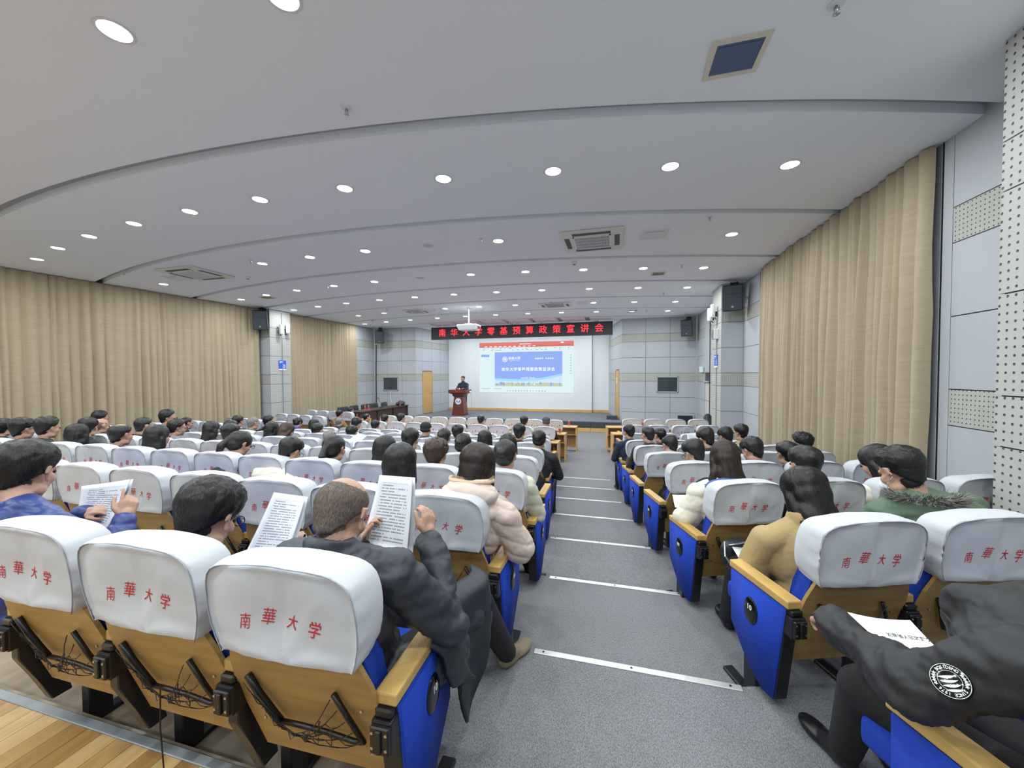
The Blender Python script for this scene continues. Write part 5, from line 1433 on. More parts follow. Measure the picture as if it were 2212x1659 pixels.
# ================================================================ CROWD
# head x, y, z, floor, facing, pose, hair, hair colour, coat, coat colour, label, glasses
CROWD = [
  (-1.285, 2.15, 1.77, 0.615, 0, 'f', 'long', 'black', 'plain', 'olive', 'woman with long black hair and olive coat before the raised booklet', 0),
  (-1.512, 3.1, 1.623, 0.51, 0, 'f', 'tuft', 'brown', 'plain', 'black', 'person with tousled dark brown hair left of the pink puffer coat', 0),
  (-2.012, 3.1, 1.644, 0.51, 0, 'f', 'bob', 'black', 'plain', 'black', 'woman with straight black hair just behind the olive-coated woman', 0),
  (-2.556, 3.1, 1.627, 0.51, 0, 'f', 'tail', 'black', 'plain', 'char', 'woman with a low black ponytail in the third row', 0),
  (-3.029, 3.05, 1.583, 0.51, 0, 'd', 'short2', 'black', 'puffer', 'cream', 'person bowed far forward with short black hair and cream collar', 1),
  (-3.693, 3.1, 1.622, 0.51, 0, 'dr', 'tail', 'black', 'plain', 'darkgreen', 'woman with a hair clip, glasses and dark green top', 1),
  (-0.876, 3.08, 1.655, 0.51, 0, 'f', 'bun', 'soft', 'puffer', 'ccream', 'woman with a claw clip and pale coat with brown fur collar', 0),
  (-2.326, 4.1, 1.553, 0.405, 0, 'f', 'short', 'black', 'plain', 'black', 'man with glasses holding open papers, fourth row middle block', 1),
  (-1.661, 4.1, 1.527, 0.405, 0, 'f', 'bun', 'black', 'plain', 'black', 'woman with a claw clip left of the long-haired woman, fourth row', 0),
  (-1.139, 4.12, 1.541, 0.405, 0, 'f', 'long', 'black', 'plain', 'grey', 'woman with long black hair holding a phone, fourth row', 0),
  (-0.983, 5.12, 1.444, 0.3, 0, 'f', 'bun', 'black', 'stand', 'black', 'woman with a bun and black coat in the aisle seat', 0),
  (-1.743, 5.1, 1.423, 0.3, 0, 'f', 'bob', 'black', 'plain', 'black', 'woman with a smooth black bob, fifth row of the middle block', 0),
  (-2.356, 5.1, 1.425, 0.3, 0, 'f', 'bun', 'soft', 'plain', 'brown', 'woman with ribboned bun to the right of the capped man', 0),
  (-4.253, 5.05, 1.353, 0.3, 0, 'f', 'crop', 'grey', 'plain', 'char', 'man with cropped grey hair, fifth row of the middle block', 0),
  (-2.571, 6.1, 1.336, 0.195, 0, 'f', 'short', 'black', 'plain', 'black', 'man with short black hair, sixth row near the middle', 0),
  (-3.19, 6.15, 1.363, 0.195, 0, 'f', 'cap', 'capm', 'plain', 'char', 'person in a black baseball cap and dark jacket', 0),
  (-1.503, 6.12, 1.371, 0.195, 0, 'f', 'short2', 'black', 'hooded', 'black', 'person in black hooded coat left of the aisle bun', 0),
  (-4.578, 6.0, 1.28, 0.195, 0, 'f', 'short', 'black', 'hooded', 'black', 'person in a black hooded coat just before the raised white papers', 0),
  (-5.3, 7.1, 1.269, 0.09, 0, 'dr', 'short', 'black', 'plain', 'char', 'man with black hair and visible ear, seventh row left part', 0),
  (-5.455, 8.0, 1.117, 0, 0, 'f', 'short', 'black', 'plain', 'black', 'man with round black hair, eighth row behind the tables', 0),
  (-6.084, 9.35, 1.099, 0, 0, 'f', 'short', 'black', 'plain', 'black', 'leftmost head in the second table row from the stage', 0),
  (-5.574, 9.35, 1.137, 0, 0, 'r', 'short', 'black', 'plain', 'black', 'second head from the left in the second table row', 0),
  (-3.304, 9.35, 1.16, 0, 0, 'f', 'balding', 'black', 'plain', 'black', 'balding head in the second table row, centre', 0),
  (-2.171, 9.32, 1.148, 0, 0, 'f', 'short2', 'black', 'puffer', 'pale', 'person in a pale green coat at the writing tables', 0),
  (-1.617, 9.32, 1.153, 0, 0, 'f', 'cap', 'capg', 'plain', 'black', 'person in a dark grey cap and black coat near the aisle table', 0),
  (-7.255, 10.2, 1.026, 0, -0.2, 'r', 'balding', 'black', 'plain', 'black', 'balding man beside the pale table left of the white covers', 0),
  (-8.894, 11.6, 1.057, 0, -0.2, 'r', 'short', 'black', 'plain', 'black', 'man in black leaning back with a hand to his chin at far left', 0),
  (-8.544, 10.6, 1.054, 0, -0.2, 'f', 'short2', 'black', 'plain', 'brown', 'person in a brown coat in the far left block', 0),
  (-7.177, 8.9, 1.046, 0, -0.2, 'f', 'crop', 'grey', 'plain', 'char', 'grey-haired person in dark coat behind the brown-coated one', 0),
  (-7.756, 8.1, 1.103, 0, 0, 'dr', 'bun', 'black', 'plain', 'bblue', 'woman with a bun and bright blue jacket, far left', 0),
  (-6.369, 7.1, 1.227, 0.09, 0, 'f', 'bob', 'black', 'plain', 'black', 'person with rounded black hair right of the blue-jacketed woman', 0),
  (-5.323, 6.0, 1.296, 0.195, 0, 'f', 'short', 'black', 'plain', 'black', 'person with short black hair below the rounded black hair', 0),
  (-5.103, 5.1, 1.424, 0.3, 0, 'dr', 'bob', 'brown', 'plain', 'bblue', 'person with short brown hair and a blue collar, left part', 0),
  (-5.451, 5.15, 1.428, 0.3, 0, 'f', 'bob', 'black', 'plain', 'black', 'person with round black hair left of the brown-haired head', 0),
  (-7.708, 7.2, 1.248, 0.09, -0.2, 'r', 'short', 'black', 'plain', 'black', 'man with glasses looking right near the left column', 1),
  (-7.031, 6.2, 1.35, 0.195, -0.2, 'f', 'crop', 'grey', 'hooded', 'forest', 'man with cropped grey hair and a green coat', 0),
  (-7.9, 6.6, 1.315, 0.195, 0, 'f', 'short', 'black', 'plain', 'char', 'person with black hair left of the green-coated man', 0),
  (-6.247, 5.1, 1.44, 0.3, 0, 'f', 'bob', 'soft', 'plain', 'black', 'person with bushy black hair behind the hair-clip woman', 0),
  (-5.04, 4.1, 1.526, 0.405, 0, 'f', 'short2', 'black', 'plain', 'tan', 'person with round black hair directly behind the hair-clip woman', 0),
  (-6.02, 4.6, 1.493, 0.405, 0, 'f', 'long', 'soft', 'plain', 'black', 'person with long black hair hanging to the left', 0),
  (-8.531, 6.000, 1.331, 0.195, -0.2, 'f', 'crop', 'soft', 'plain', 'black', 'older man with thinning hair beside the standing-collar man', 0),
  (-6.446, 4.4, 1.521, 0.405, 0, 'r', 'short', 'black', 'plain', 'grey', 'man with glasses looking up to the right', 1),
  (-7.525, 5.0, 1.575, 0.3, -0.2, 'r', 'short', 'black', 'stand', 'navy', 'man with thick black hair and a blue and white collar', 1),
  (-4.823, 3.1, 1.655, 0.51, 0, 'f', 'long', 'black', 'plain', 'red', 'woman with long black hair and a red coat', 0),
  (-6.651, 4.1, 1.583, 0.405, -0.2, 'f', 'crop', 'soft', 'plain', 'black', 'man with thin hair behind the red-coated woman', 0),
  (-5.429, 3.12, 1.65, 0.51, 0, 'f', 'balding', 'black', 'plain', 'char', 'balding man in a dark jacket, third row left', 0),
  (-7.947, 4.300, 1.516, 0.405, 0, 'f', 'bald', 'stubble', 'plain', 'char', 'bald man in a dark collar near the left curtain', 0),
  (-9.037, 4.9, 1.538, 0.3, -0.2, 'f', 'short', 'black', 'plain', 'black', 'black-haired man just beyond the bald man', 0),
  (-6.118, 3.1, 1.633, 0.51, 0, 'l', 'bob', 'black', 'plain', 'brown', 'person with a black bob and light brown coat', 0),
  (-7.166, 3.750, 1.593, 0.405, 0, 'l', 'short', 'black', 'hooded', 'black', 'person in black left of the bald man', 0),
  (-6.686, 3.120, 1.688, 0.51, 0, 'f', 'short', 'black', 'stand', 'darkgreen', 'man with swept black hair and dark green coat, third row', 0),
  (-7.116, 3.1, 1.66, 0.51, 0, 'f', 'short2', 'black', 'stand', 'black', 'man with glasses and dark coat near the left edge', 1),
  (-8.245, 3.4, 1.6, 0.51, 0, 'l', 'short', 'black', 'plain', 'black', 'man with pale ear at the left edge of the picture', 0),
  (1.922, 3.55, 1.643, 0.51, 0.31, 'dl', 'bob', 'black', 'puffer', 'cream', 'woman in a cream coat right of the empty seats by the curtain', 0),
  (1.348, 3.3, 1.646, 0.51, 0.31, 'f', 'short2', 'black', 'plain', 'black', 'person with round black hair behind the tan-coated woman', 0),
  (1.762, 4.700, 1.466, 0.405, 0.28, 'f', 'short2', 'black', 'plain', 'black', 'person with round black hair, fourth row right block', 0),
  (1.37, 4.5, 1.525, 0.405, 0.28, 'dl', 'short', 'black', 'plain', 'black', 'man with short black hair to the right of the blue-hooded woman', 0),
  (0.775, 4.25, 1.512, 0.405, 0.28, 'dl', 'short2', 'black', 'plain', 'navy', 'man with glasses in a navy jacket by the aisle', 1),
  (0.671, 5.25, 1.418, 0.3, 0.26, 'dl', 'balding', 'black', 'plain', 'black', 'man with a thin crown in a black coat by the aisle', 0),
  (2.354, 5.85, 1.408, 0.3, 0.26, 'l', 'tuft', 'black', 'plain', 'black', 'man with tousled black hair before the right curtain', 0),
  (1.139, 5.5, 1.466, 0.3, 0.26, 'dl', 'short2', 'black', 'plain', 'black', 'man with glasses and spiky hair, fifth row right block', 1),
  (1.59, 6.4, 1.376, 0.195, 0.24, 'dl', 'short', 'black', 'plain', 'char', 'man with glasses, sixth row right block', 1),
  (2.039, 7.3, 1.313, 0.09, 0.23, 'l', 'short2', 'black', 'plain', 'tan', 'man looking left near the right column', 1),
  (0.484, 6.3, 1.379, 0.195, 0.24, 'l', 'crop', 'soft', 'hooded', 'black', 'man with cropped hair and black hood, sixth row by the aisle', 0),
  (0.742, 7.1, 1.257, 0.09, 0.23, 'l', 'crop', 'black', 'plain', 'black', 'man with black hair just right of the black-hooded man', 0),
  (0.24, 7.4, 1.251, 0.09, 0.23, 'l', 'short', 'black', 'plain', 'navy', 'man in navy beside the aisle, farthest occupied right row', 0)
]
HM['capm'] = mat('black_cap_cloth', rgb(30, 30, 33), .8); HM['capg'] = mat('grey_cap_cloth', rgb(72, 76, 86), .8)
for c in CROWD:
    x, y, z, fl_, rz, pk_, hk, hmk, ck, cmk, lab, gl = c
    person(x, y, z, fl_, rz, pk_, hk, HM[hmk], ck, CM[cmk], lab, bool(gl))

# ---------------------------------------------------------------- figures close to the camera
def near(root, J, head, label, coat, coatmat, disp, hair, hairmat, hands=None, glasses=None, pants=None, shoes=True, vox=.0055, cvox=.010, hsc=1.06, coatkw={}, extra_coat=(), body_extra=()):
    """all joints in world coordinates; root = (x, y, floor)"""
    R0 = V(root); J = {k: (V(v) - R0 if k[0] != 'F' else V(v)) for k, v in J.items()}
    H = V(head[0]) - R0; hm = head_mtx(H, *head[1:4], s=hsc)
    t = thing('person', label, 'person', root)
    if hands:
        for h in hands.values():
            pass
    link('body', blob(body_prims(J, hm, hands) + list(body_extra), vox, 2, 'body', dec=.35), t, MT['skin'])
    me = blob(coat_prims(J, **coatkw) + [p for p in extra_coat], cvox, 2, 'coat'); displace(me, disp); link('coat', me, t, coatmat)
    link('trousers', blob(trouser_prims(J), .014, 2, 'trousers'), t, pants or PANTS)
    if shoes:
        for s in 'LR': link('shoe', shoe_mesh(J['A'+s], J.get('F'+s, (0, .1, 0))), t, shoes if shoes is not True else SHOE)
    o = link('hair', hair, t, hairmat); o.matrix_local = hm
    o = link('eyes', EYE, t, EYEM); o.matrix_local = hm; o['kind'] = 'stuff'
    if glasses: o = link('glasses', GL, t, glasses); o.matrix_local = hm
    return t, hm, J
def rel(J, root): return J
# --- balding man in the aisle seat of the nearest row
BA = (-.93, 1.17, .72)
J = dict(P=(-.92, 1.20, 1.21), C=(-.92, 1.14, 1.53), N=(-.935, 1.12, 1.715), SL=(-1.125, 1.13, 1.655), SR=(-.715, 1.14, 1.66), EL=(-1.17, 1.30, 1.40), ER=(-.575, 1.27, 1.43), WL=(-1.045, 1.44, 1.60), WR=(-.735, 1.43, 1.665),
         KL=(-1.03, 1.62, 1.18), KR=(-.60, 1.66, 1.27), AL=(-1.03, 1.70, .805), AR=(-.575, 2.02, .805), FR=(.10, .25, 0), FL=(0, .2, -.05))
thin = cap_mesh(.0055, .0075, seed=21, sub=5, crown=((.0, -.06, 1), 42, 28), tab=[(0, 70), (50, 56), (68, 16), (84, -8), (100, -18), (122, -42), (150, -53), (180, -56)], rough=.15)
thin = strands(thin, 4200, 3, whorl((.01, -.03, .13)), steps=4, step=.0055, w=.00055, lift=.0010, region=lambda p: (p - OO).length > skin_r((p - OO).normalized()) - .001 or noise.noise(p*60) > .1)
near(BA, J, ((-.955, 1.19, 1.822), .02, .55, 0), 'balding man in a black padded coat holding up a printed booklet', None, CM['char'] if False else cm('black_padded', rgb(44, 48, 56), .5), d_smooth(31, 1.9), thin, HM['stubble'],
     hands=dict(R=dict(fwd=(-.12, .25, .95), nrm=(-.95, .25, -.1), side=-1, curl=.75, thumb=.5, s=.95), L=dict(fwd=(.25, .2, .95), nrm=(.92, .2, -.25), side=1, curl=.75, thumb=.5, s=.95)),
     coatkw=dict(fat=1.12, collar=.012, hood=True), extra_coat=[C_((.20, .05, .52), .10, (.30, .22, .53), .085), C_((.22, .30, .53), .085, (.30, .40, .55), .07)], vox=.0052, cvox=.009, shoes=mat('khaki_suede_shoe', rgb(138, 126, 102), .85))
booklet('open printed booklet held up by the balding man', (-1.005, 1.50, 1.885), (-.845, 1.50, 1.885), (-.835, 1.43, 1.585), (-1.045, 1.42, 1.60), .010)
t = thing('pen', 'black pen in the balding man\'s left hand below the booklet', 'pen', (-1.02, 1.40, 1.60)); bm = bm_new(); tube(bm, [(-.04, -.02, -.012), (.03, 0, .02)], .0045, 8, .003); obj('pen_barrel', bm, MT['blackrubber'], t); bm = bm_new(); tube(bm, [(.03, 0, .02), (.042, .004, .026)], .003, 6, .0008); obj('pen_tip', bm, MT['steel'], t)

# --- dark-haired man with glasses, second seat
B2 = (-1.60, 1.15, .72)
J = dict(P=(-1.60, 1.18, 1.21), C=(-1.58, 1.13, 1.44), N=(-1.575, 1.13, 1.60), SL=(-1.78, 1.12, 1.53), SR=(-1.375, 1.15, 1.53), EL=(-1.80, 1.30, 1.33), ER=(-1.36, 1.32, 1.33), WL=(-1.60, 1.42, 1.475), WR=(-1.415, 1.50, 1.50), KL=(-1.70, 1.62, 1.18), KR=(-1.50, 1.62, 1.18), AL=(-1.70, 1.68, .805), AR=(-1.50, 1.68, .805))
full = cap_mesh(.034, .017, seed=2, sub=5, rough=.22, tab=[(0, 30), (40, 22), (60, 2), (76, -24), (90, -20), (104, -26), (122, -42), (150, -51), (180, -53)])
full = strands(full, 3600, 9, whorl((-.015, -.075, .10)), steps=7, step=.009, w=.0008, lift=.0015)
near(B2, J, ((-1.605, 1.205, 1.745), .12, .50, 0), 'man with thick black hair and glasses reading a booklet', None, CM['blue'], d_smooth(33, 1.4), full, HM['black'],
     hands=dict(R=dict(fwd=(-.55, .2, .55), nrm=(-.5, .5, -.6), side=-1, curl=.7, s=.9), L=dict(fwd=(.9, .1, .2), nrm=(.1, .3, -.9), side=1, curl=.3, s=.9)), glasses=MT['gloss'], coatkw=dict(collar=.01, fat=1.05), hsc=1.10)
booklet('printed booklet tilted before the black-haired man with glasses', (-1.585, 1.50, 1.765), (-1.435, 1.535, 1.745), (-1.42, 1.40, 1.520), (-1.625, 1.38, 1.520), .010)
t = thing('pen', 'black pen standing in the glasses man\'s right hand', 'pen', (-1.40, 1.46, 1.535)); bm = bm_new(); tube(bm, [(0, 0, -.03), (.02, .01, .06)], .005, 8); obj('pen_barrel', bm, MT['blackrubber'], t); bm = bm_new(); tube(bm, [(.004, .002, -.028), (.012, .006, .005)], .0062, 8); obj('pen_grip', bm, MT['steel'], t)

# --- man in a blue down jacket at the left edge
B1 = (-2.72, 1.14, .72)
J = dict(P=(-2.70, 1.16, 1.21), C=(-2.66, 1.12, 1.56), N=(-2.66, 1.13, 1.74), SL=(-2.86, 1.12, 1.66), SR=(-2.46, 1.14, 1.66), EL=(-2.88, 1.30, 1.44), ER=(-2.33, 1.27, 1.44), WL=(-2.74, 1.41, 1.595), WR=(-2.40, 1.385, 1.600), KL=(-2.82, 1.62, 1.18), KR=(-2.60, 1.62, 1.18), AL=(-2.82, 1.68, .805), AR=(-2.60, 1.68, .805))
full1 = cap_mesh(.026, .014, seed=6, sub=5, rough=.2, tab=[(0, 34), (40, 24), (62, 6), (78, -14), (94, -24), (110, -36), (135, -47), (180, -53)])
full1 = strands(full1, 3000, 12, whorl(), steps=7, step=.009, w=.0008, lift=.0015)
near(B1, J, ((-2.72, 1.19, 1.868), .42, .25, 0), 'man with short black hair in a shiny blue down jacket', None, cm('royal_down', rgb(44, 62, 122), .4), d_puffer(5, .075), full1, HM['black'],
     hands=dict(R=dict(fwd=(-.15, .30, .85), nrm=(-.9, .3, -.1), side=-1, curl=1.1, index=.15, s=1.0), L=dict(fwd=(.8, .2, .2), nrm=(.2, .5, -.8), side=1, curl=.5, s=.95)), coatkw=dict(hood=True, fat=1.06), hsc=1.10)
booklet('printed sheets held by the man in the blue down jacket', (-2.865, 1.46, 1.715), (-2.50, 1.47, 1.775), (-2.56, 1.37, 1.485), (-2.85, 1.41, 1.515), .014)

# --- woman in the pale pink puffer, aisle seat of the second row
BP = (-.84, 2.16, .615)
J = dict(P=(-.88, 2.18, 1.10), C=(-.82, 2.13, 1.43), N=(-.775, 2.10, 1.60), SL=(-.975, 2.12, 1.53), SR=(-.60, 2.10, 1.53), EL=(-1.02, 2.28, 1.30), ER=(-.535, 2.20, 1.31), WL=(-.90, 2.50, 1.30), WR=(-.66, 2.44, 1.27), KL=(-.98, 2.62, 1.08), KR=(-.76, 2.62, 1.08), AL=(-.98, 2.66, .70), AR=(-.76, 2.66, .70))
bobn = long_hair(.075, .098, -.01, 4, .006, extra=[E_((0, -.03, .05), (.098, .108, .090))]); bobn = strands(bobn, 3200, 15, FALL, steps=12, step=.012, w=.0009, lift=.002)
tp, hmP, JP = near(BP, J, ((-.775, 2.14, 1.775), -.05, .35, .04), 'woman with straight dark hair in a pale pink quilted puffer coat', None, CM['pink'], d_puffer(9, .082, V((.35, .1, 1))), bobn, HM['streak'],
     coatkw=dict(hood=True, fat=1.10), cvox=.008, extra_coat=[E_((.05, -.125, 1.045), (.165, .085, .085)), E_((.05, -.075, .93), (.18, .09, .10)), C_((.22, -.05, .90), .080, (.300, .03, .70), .088), C_((.300, .03, .70), .086, (.22, .22, .66), .066)])
bm = bm_new()
rn_ = random.Random(5)
for i in range(900):
    a = rn_.uniform(PI*1.02, PI*1.98) ; p = V((.055 + math.cos(a)*.125, -.10 + math.sin(a)*.06, 1.125 + .012*math.cos(a*3))); d = V((math.cos(a)*.5, math.sin(a)*.5, rn_.uniform(.1, 1))).normalized()*rn_.uniform(.01, .022)
    sd = V((rn_.uniform(-1, 1), rn_.uniform(-1, 1), 0)).normalized()*.0012; vs = [bm.verts.new(p - sd), bm.verts.new(p + sd), bm.verts.new(p + d)]; bm.faces.new(vs)
tube(bm, [(.055 + math.cos(a)*.125, -.10 + math.sin(a)*.06, 1.12) for a in [PI*1.0 + PI*i/16 for i in range(17)]], .014, 8)
o = obj('collar_trim', bm, mat('peach_fleece', rgb(226, 200, 172), .95), tp); o['kind'] = 'stuff'

# --- woman in the tan wool coat, right aisle seat
BT = (1.0, 2.44, .615)
J = dict(P=(1.02, 2.36, 1.10), C=(.99, 2.38, 1.33), N=(.985, 2.41, 1.525), SL=(.80, 2.36, 1.43), SR=(1.17, 2.46, 1.44), EL=(.745, 2.44, 1.22), ER=(1.22, 2.58, 1.24), WL=(.83, 2.68, 1.23), WR=(1.06, 2.74, 1.24), KL=(.78, 2.80, 1.08), KR=(1.0, 2.84, 1.08), AL=(.74, 2.86, .70), AR=(.96, 2.88, .70))
lobn = long_hair(.145, .092, -.015, 7, .006, extra=[E_((0, -.03, .05), (.094, .104, .088)), C_((.06, -.02, -.10), .03, (.095, .0, -.20), .016), C_((-.06, -.02, -.08), .035, (-.06, .02, -.17), .02)]); lobn = strands(lobn, 3600, 16, FALL, steps=14, step=.012, w=.0009, lift=.002)
near(BT, J, ((1.005, 2.47, 1.655), .30, .50, 0), 'woman with straight black hair in a tan wool coat', None, CM['tan'], d_wool(3), lobn, HM['black'], coatkw=dict(collar=.022, fat=1.0), cvox=.008, hsc=1.10, extra_coat=[E_((-.02, -.045, .74), (.20, .13, .20)), C_((-.20, -.04, .80), .075, (-.25, .0, .60), .085), C_((-.25, .0, .60), .08, (-.18, .14, .58), .055)])
booklet('white sheets on the tan-coated woman\'s lap by the armrest', (.74, 2.82, 1.20), (.93, 2.86, 1.21), (.92, 2.70, 1.17), (.76, 2.66, 1.16), .006, False, 'papers')
booklet('white printed sheet held up right of the tan-coated woman', (1.16, 2.86, 1.50), (1.33, 2.92, 1.46), (1.30, 2.76, 1.30), (1.12, 2.70, 1.33), .006, False, 'papers')
t = thing('handbag', 'black leather handbag with a chain beside the tan-coated woman', 'handbag', (.80, 2.86, 1.10), .3)
bm = bm_new(); bmesh.ops.create_icosphere(bm, subdivisions=4, radius=1)
for v in bm.verts:
    c = v.co; v.co = V((math.copysign(abs(c.x)**.7, c.x)*.12, math.copysign(abs(c.y)**.8, c.y)*.055, math.copysign(abs(c.z)**.7, c.z)*.10 + .03)) * (1 + .05*noise.noise(c*3))
obj('bag_body', bm, bgm, t, True); bm = bm_new(); tube(bm, [(-.10, 0, .11), (-.13, -.06, .04), (-.09, -.12, -.04), (0, -.13, -.06), (.08, -.1, -.05)], .006, 6); obj('chain_strap', bm, MT['steel'], t); bm = bm_new(); tube(bm, [(-.1, -.05, .11), (0, -.06, .13), (.1, -.05, .11)], .005, 5); obj('bag_zip', bm, MT['steel'], t)

# --- man in the green parka
BG = (1.60, 2.62, .615)
J = dict(P=(1.70, 2.50, 1.10), C=(1.64, 2.56, 1.44), N=(1.60, 2.60, 1.655), SL=(1.42, 2.56, 1.56), SR=(1.83, 2.62, 1.60), EL=(1.40, 2.70, 1.28), ER=(1.90, 2.74, 1.34), WL=(1.46, 2.92, 1.26), WR=(1.72, 2.96, 1.28), KL=(1.48, 2.94, 1.08), KR=(1.70, 2.98, 1.08), AL=(1.46, 3.0, .70), AR=(1.68, 3.02, .70))
fade = cap_mesh(.026, .003, seed=3, sub=5, rough=.25, tab=[(0, 34), (40, 26), (62, 10), (78, -6), (92, -10), (110, -32), (135, -44), (180, -50)]); fade = strands(fade, 3000, 18, lambda p: V((-.1, .5, .1)) + p, steps=6, step=.009, w=.0009, lift=.002)
tg, hmG, JG = near(BG, J, ((1.555, 2.66, 1.765), .35, .40, 0), 'man in a green parka with a fur-trimmed hood and face mask', None, CM['parka'], d_smooth(37, 1.8), fade, HM['black'], coatkw=dict(hood=True, fat=1.14), cvox=.010, extra_coat=[E_((.06, -.10, .98), (.20, .09, .09))])
me = blob([E_((0, .078, -.055), (.052, .045, .048)), E_((0, .06, -.075), (.054, .05, .034))], .006, 2, 'mask'); o = link('face_mask', me, tg, MT['white']); o.matrix_local = hmG
bm = bm_new()
for s in (-1, 1): tube(bm, [(s*.050, .07, -.03), (s*.075, .02, -.01), (s*.084, -.012, .018), (s*.082, -.02, -.01)], .0016, 5); tube(bm, [(s*.048, .065, -.08), (s*.07, .03, -.05), (s*.082, -.02, -.02)], .0016, 5)
o = obj('mask_loop', bm, MT['white'], tg); o.matrix_local = hmG
bm = bm_new(); rn_ = random.Random(8); NG = JG['N']
for i in range(4200):
    a = rn_.uniform(0, 2*PI); p = NG + V((math.cos(a)*.135, -.04 + math.sin(a)*.115, .0 - .02*math.sin(a) + rn_.uniform(-.02, .02)))
    d = V((math.cos(a) + rn_.uniform(-.5, .5), math.sin(a) + rn_.uniform(-.5, .5), rn_.uniform(-.3, 1.1))).normalized() * rn_.uniform(.03, .062)
    sd = V((rn_.uniform(-1, 1), rn_.uniform(-1, 1), rn_.uniform(-1, 1))).normalized()*.0015; f = bm.faces.new([bm.verts.new(p - sd), bm.verts.new(p + sd), bm.verts.new(p + d)]); f.material_index = 0 if rn_.random() < .55 else 1
me = mesh(bm, 'fur', False, (mat('fur_dark', rgb(62, 58, 56), .9), mat('fur_pale', rgb(196, 192, 184), .9))); o = bpy.data.objects.new('fur_trim', me); COL.objects.link(o); o.parent = tg; o['kind'] = 'stuff'

# --- woman in the cream jacket with a blue hood
BC = (.80, 3.26, .51)
J = dict(P=(.86, 3.26, 1.0), C=(.82, 3.22, 1.33), N=(.805, 3.24, 1.50), SL=(.62, 3.22, 1.42), SR=(.99, 3.28, 1.43), EL=(.53, 3.28, 1.18), ER=(1.06, 3.42, 1.2), WL=(.64, 3.54, 1.16), WR=(.9, 3.58, 1.16), KL=(.66, 3.68, .97), KR=(.88, 3.72, .97), AL=(.62, 3.74, .595), AR=(.84, 3.76, .595))
lg = long_hair(.15, .092, .0, 9, .007, extra=[C_((.075, -.03, -.10), .032, (.14, -.01, -.22), .014), C_((-.075, -.03, -.10), .036, (-.13, .0, -.24), .014)]); lg = strands(lg, 2600, 19, FALL, steps=16, step=.013, w=.0011, lift=.002)
tc_, hmC, JC = near(BC, J, ((.81, 3.29, 1.675), .15, .25, 0), 'woman with long brown-streaked hair, cream jacket and blue hood', None, CM['cream'], d_puffer(14, .11, V((.2, .3, 1))), lg, HM['streak'], coatkw=dict(fat=1.12, collar=.012), cvox=.010, extra_coat=[C_((-.17, -.03, .86), .085, (-.26, .02, .68), .095), C_((-.26, .02, .68), .09, (-.17, .2, .66), .065)])
me = blob([E_((0, -.135, .985), (.155, .065, .072)), E_((0, -.11, .92), (.14, .07, .08)), C_((-.14, -.05, .95), .04, (-.08, .04, .92), .03), C_((.14, -.05, .95), .04, (.08, .04, .92), .03)], .009, 3, 'hood'); displace(me, d_smooth(41, 1.5)); link('hood', me, tc_, cm('denim_blue', rgb(66, 98, 160), .85), None)
t_ = bm_new(); box(t_, -.045, .045, -.001, .001, -.018, .018); o = obj('hood_patch', t_, MT['paper'], tc_); o.location = (-.085, -.192, 1.0); o.rotation_euler = (.1, -.1, -.45)
o = obj('patch_lettering', flat_text('\u6b63 n', .03, T_(0, -.002, 0), .001), MT['black'], tc_); o.location = (-.085, -.192, 1.0); o.rotation_euler = (.1, -.1, -.45)
booklet('white sheet on the cream-jacketed woman\'s lap', (.50, 3.72, 1.24), (.66, 3.76, 1.24), (.64, 3.58, 1.17), (.50, 3.56, 1.18), .004, False, 'papers')

# --- man in the black jacket at the lower right corner, sleeve with round badge
BR = (1.16, 1.22, .72)
J = dict(P=(1.22, 1.22, 1.20), C=(1.17, 1.16, 1.50), N=(1.16, 1.22, 1.70), SL=(.915, 1.15, 1.65), SR=(1.36, 1.26, 1.62), EL=(.765, 1.24, 1.50), ER=(1.45, 1.42, 1.42), WL=(.735, 1.60, 1.455), WR=(1.40, 1.64, 1.40), KL=(.83, 1.58, 1.24), KR=(1.12, 1.66, 1.18), AL=(.91, 1.84, .805), AR=(1.1, 1.74, .805), FL=(-.08, .25, 0))
rk = (.72 - 0)
tr_, hmR, JR = near(BR, J, ((1.17, 1.30, 1.86), .2, .4, 0), 'man in a black down jacket with a round sleeve badge, lower right corner', None, cm('black_down', rgb(30, 31, 34), .6), d_smooth(43, 2.4), cap_mesh(.024, .012, seed=9, sub=4), HM['black'],
     hands=dict(L=dict(fwd=(.1, .85, -.45), nrm=(.3, -.3, -.9), side=1, curl=1.0, s=1.0)), coatkw=dict(hood=True, fat=1.12, collar=.014), cvox=.009, extra_coat=[C_((-.245, -.07, .92), .078, (-.39, .02, .78), .078), C_((-.39, .02, .78), .074, (-.42, .32, .738), .055), C_((-.02, .02, 1.0), .08, (-.22, .12, .965), .05), E_((-.10, .02, .93), (.19, .16, .12)), E_((-.05, .12, .90), (.2, .12, .14))])
# round badge on the upper sleeve
SV = link('tmp', tr_.children[1].data.copy(), None); SV.data.update(); bmt = bm_new(); bmt.from_mesh(SV.data); bt = BVHTree.FromBMesh(bmt); bmt.free(); bpy.data.objects.remove(SV)
bc0 = V((.80, 1.18, 1.57)) - V(BR); vdir = (V((0, 0, CZ)) - V((.80, 1.18, 1.57))).normalized(); hit = bt.ray_cast(bc0 + vdir * .4, -vdir)
bp = hit[0]; bn = (hit[1] + vdir * .6).normalized(); bx = (V((JR['EL'])) - V(JR['SL'])).normalized(); bx = -(bx - bn * bx.dot(bn)).normalized(); by = bn.cross(bx)
BM_ = Matrix((bx, by, bn)).transposed().to_4x4(); BM_.translation = bp + bn * .011
def badge_part(nm, bm, m):
    me = mesh(bm, nm); me.transform(BM_ @ Matrix.Rotation(-.35, 4, 'Z') @ Matrix.Rotation(-PI/2, 4, 'X')); return link(nm, me, tr_, m)
